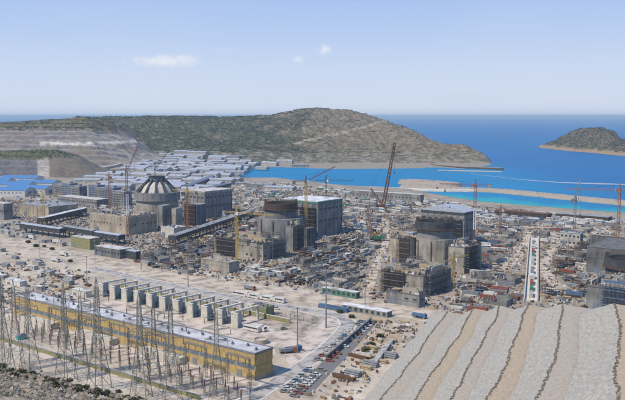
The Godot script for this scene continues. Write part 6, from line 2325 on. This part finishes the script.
	var spine: Array = [Vector3(-145.0, 0.0, -370.4), Vector3(-135.6, 0.0, -360.1), Vector3(-128.5, 0.0, -353.2), Vector3(-122.1, 0.0, -355.9), Vector3(-114.5, 0.0, -349.1), Vector3(-107.0, 0.0, -345.2), Vector3(-97.9, 0.0, -341.3), Vector3(-90.8, 0.0, -337.5), Vector3(-84.1, 0.0, -335.0), Vector3(-76.9, 0.0, -330.1)]
	for i in 80:
		var at: Vector3 = spine[i % spine.size()] + Vector3(rng.randf_range(-6, 6), 0, rng.randf_range(-5, 22))
		at.y = front_rise(at.x, at.z) - 0.1
		shrub(at, 0.9 + 1.5 * rng.randf() * rng.randf(), "green shrub " + where[(i % spine.size()) % where.size()])
	rocks("hillside_rocks", 6500)
	var pa2 := Vector3(29.4, 0.0, -378.0)
	var pb2 := Vector3(42.2, 0.0, -419.4)
	var pdv := pb2 - pa2
	var cp := thing("pale_duct", "long pale duct lying on the brown ground left of the terraces", "duct", (pa2 + pb2) * 0.5, atan2(-pdv.z, pdv.x))
	var cm := MB.new()
	cm.base(0, 0, 0, pdv.length(), 1.8, 2.2)
	part("shell", cm, M.kerb, cp)
	var cl := MB.new()
	cl.base(0, 1.8, 0, pdv.length() + 0.2, 0.2, 2.6)
	part("lid", cl, M.white_dirty, cp)
	var wa := Vector3(7.2, 0.0, -389.2)
	var wb := Vector3(34.6, 0.0, -463.5)
	var wd := wb - wa
	var ww := thing("retaining_wall", "dark green retaining wall along the parked cars of the upper street", "wall", (wa + wb) * 0.5, atan2(-wd.z, wd.x))
	var wm := MB.new()
	wm.base(0, 0, 0, wd.length(), 2.6, 0.8)
	part("wall", wm, M.concrete_dark, ww)
	var wc := MB.new()
	wc.base(0, 2.6, 0, wd.length() + 0.1, 0.25, 1.1)
	part("coping", wc, M.concrete_grey, ww)
	var verge: Array = [Vector3(-273.6, 0.0, -760.9), Vector3(-257.8, 0.0, -737.2), Vector3(-250.3, 0.0, -737.2), Vector3(-237.4, 0.0, -720.4), Vector3(-132.2, 0.0, -641.9), Vector3(-124.1, 0.0, -633.3), Vector3(75.8, 0.0, -465.9), Vector3(79.0, 0.0, -463.5), Vector3(158.9, 0.0, -503.8), Vector3(173.1, 0.0, -498.4), Vector3(-202.8, 0.0, -659.9), Vector3(17.0, 0.0, -485.4), Vector3(23.8, 0.0, -473.0), Vector3(27.6, 0.0, -402.9), Vector3(31.5, 0.0, -413.8), Vector3(37.1, 0.0, -429.2)]
	for i in verge.size():
		shrub(verge[i], 1.6 + rng.randf(), "tall green shrub " + (["on the verge of the haul road at the left", "on the verge below the dark stores", "at the foot of the terraces", "on the brown ground left of the terraces"][0 if i < 4 or i == 10 else (1 if i < 6 else (2 if i < 10 else 3))]))

	from_left(shrubs)

var LAND := {
	"dark red tower crane in front of the beige auxiliary block": "the dark red crane before the beige block",
	"orange tower crane with yellow head by the leftmost turbine hall": "the orange crane with yellow head",
	"yellow tower crane before the wide grey unfinished block": "the yellow crane of the second unit",
	"yellow and red tower crane left of the white-roofed turbine hall": "the yellow and red crane",
	"dark red tower crane right of the arched turbine hall": "the red crane by the arched hall",
	"short yellow tower crane right of the broad unfinished block": "the short yellow crane",
	"orange tower crane with long jib at the right edge": "the long-jibbed orange crane",
	"grey tower crane near the white office block": "the grey crane by the offices",
	"orange tower crane near the turquoise water": "the orange crane by the turquoise water",
	"yellow tower crane beside the wide beige hall": "the yellow crane at far left",
	"slim orange tower crane behind the beige auxiliary block": "the slim orange crane",
	"giant crawler crane with tall brown lattice boom before the harbour": "the giant crawler crane",
	"green and orange crawler crane on the track between second and third units": "the green crawler crane",
	"tall grey turbine hall with pale roof, farthest left of the halls": "the leftmost turbine hall",
	"grey turbine hall with white roof and green eaves beside the harbour": "the white-roofed turbine hall",
	"dark gallery between the domed unit and the second unit": "the diagonal dark gallery",
	"white office block with a row of dark windows near the breakwater": "the white office block",
	"long greenish shed with pale roof, behind the haul road": "the long greenish shed",
	"low concrete box beside the haul road before the second unit": "the low concrete box by the road",
	"long low workshop with pale roof behind the left gallery": "the long low workshop",
	"long grey quay building before the harbour": "the long quay building",
	"low olive store with flat pale roof beside the haul road": "the low olive store",
	"long pale concrete culvert running straight from the terraces towards the sea": "the middle of the long culvert",
	"low grey unfinished block at the foot of the broad block, beside the haul road": "the low unfinished block",
	"tall grey lamp mast in the yard at the left before the transformer row": "the lower left yard's lamp mast",
	"tall grey lamp mast at the left end of the transformer row": "the transformer row's left lamp mast",
}

func rocks(called: String, n: int) -> void:
	var r := RandomNumberGenerator.new()
	r.seed = 77
	var mb := MB.new()
	var sp := [Vector3(0.5, 0, 0.1), Vector3(0.1, 0, 0.55), Vector3(-0.5, 0, 0.05), Vector3(-0.1, 0, -0.5), Vector3(0.05, 0.6, 0.1), Vector3(0, -0.3, 0)]
	for f in [[0, 1, 4], [1, 2, 4], [2, 3, 4], [3, 0, 4], [0, 1, 5], [1, 2, 5], [2, 3, 5], [3, 0, 5]]:
		var a: Vector3 = sp[f[0]]
		var b: Vector3 = sp[f[1]]
		var c: Vector3 = sp[f[2]]
		var g := (b - a).cross(c - a).normalized()
		if g.dot(a + b + c) < 0.0:
			g = -g
		mb.tri(a, b, c, g, g, g)
	var mm := MultiMesh.new()
	mm.transform_format = MultiMesh.TRANSFORM_3D
	mm.use_colors = true
	mm.mesh = mb.mesh()
	mm.instance_count = n
	var a := Vector3(-163.1, 0.0, -370.4)
	var b := Vector3(-58.7, 0.0, -318.5)
	for i in n:
		var p := a.lerp(b, r.randf()) + Vector3(0, 0, r.randf_range(-8, 70) )
		var s := 0.35 + 3.0 * r.randf() * r.randf() * r.randf()
		p.y = front_rise(p.x, p.z)
		mm.set_instance_transform(i, Transform3D(Basis.from_euler(Vector3(r.randf() * 0.6, r.randf() * TAU, r.randf() * 0.6)).scaled(Vector3(s, s, s)), p))
		mm.set_instance_color(i, Color(0.40, 0.36, 0.30) * r.randf_range(0.45, 1.2))
	var o := MultiMeshInstance3D.new()
	o.multimesh = mm
	o.material_override = M.tint
	o.name = called
	add_child(o)
	tag(o, "loose grey-brown rocks strewn over the near hillside", "rocks")
	o.set_meta("kind", "stuff")

func culvert(a: Vector3, b: Vector3) -> void:
	var d := b - a
	var l := d.length()
	var turn := atan2(-d.z, d.x)
	var o := thing("culvert", "long pale concrete culvert running straight from the terraces towards the sea", "culvert", (a + b) * 0.5, turn)
	var f := MB.new()
	f.base(0, 0, 0, l, 0.3, 7.6)
	part("floor", f, M.kerb, o)
	for s in [-1.0, 1.0]:
		var w := MB.new()
		w.base(0, 0, s * 4.3, l, 2.2, 0.8)
		part("side_wall", w, M.concrete_pale, o)
	keep((a + b) * 0.5, Vector3(l, 1, 10), turn, 1.0)
	var made := []
	for i in 13:
		var key: String = ["box_white", "box_green", "box_red", "cabin_a", "box_grey", "form_a", "box_white"][i % 7]
		made.append(put(key, a.lerp(b, (i + 0.7) / 14.0) + Vector3(0, 0.32, 0), turn, DESC[key] + " standing in the long culvert", CAT[key], "materials in the long culvert (" + CAT[key] + ")"))
	made.reverse()
	for i in made.size():
		made[i].set_meta("label", String(made[i].get_meta("label")) + ", %s from the seaward end" % ordinal(i))

func vehicles_row(a: Vector3, b: Vector3, rows: int, n: int, where: String) -> void:
	var d := (b - a).normalized()
	var s := Vector3(-d.z, 0, d.x)
	var turn := atan2(-s.z, s.x)
	var keys := ["car_w", "car_s", "car_g", "car_w", "car_b", "car_g", "car_s", "car_r"]
	var made := []
	for j in rows:
		for i in n:
			if rng.randf() < 0.12:
				continue
			var key: String = keys[rng.randi() % keys.size()]
			var q := a.lerp(b, float(i) / (n - 1)) + s * (j * 6.0 - 3.0) + Vector3(0, 0.08, 0)
			made.append(put(key, q, turn + rng.randf_range(-0.06, 0.06), DESC[key] + " parked " + where, "car", "cars parked " + where))
			keep(q, Vector3(4.5, 1, 2.2), turn)
	from_left(made)
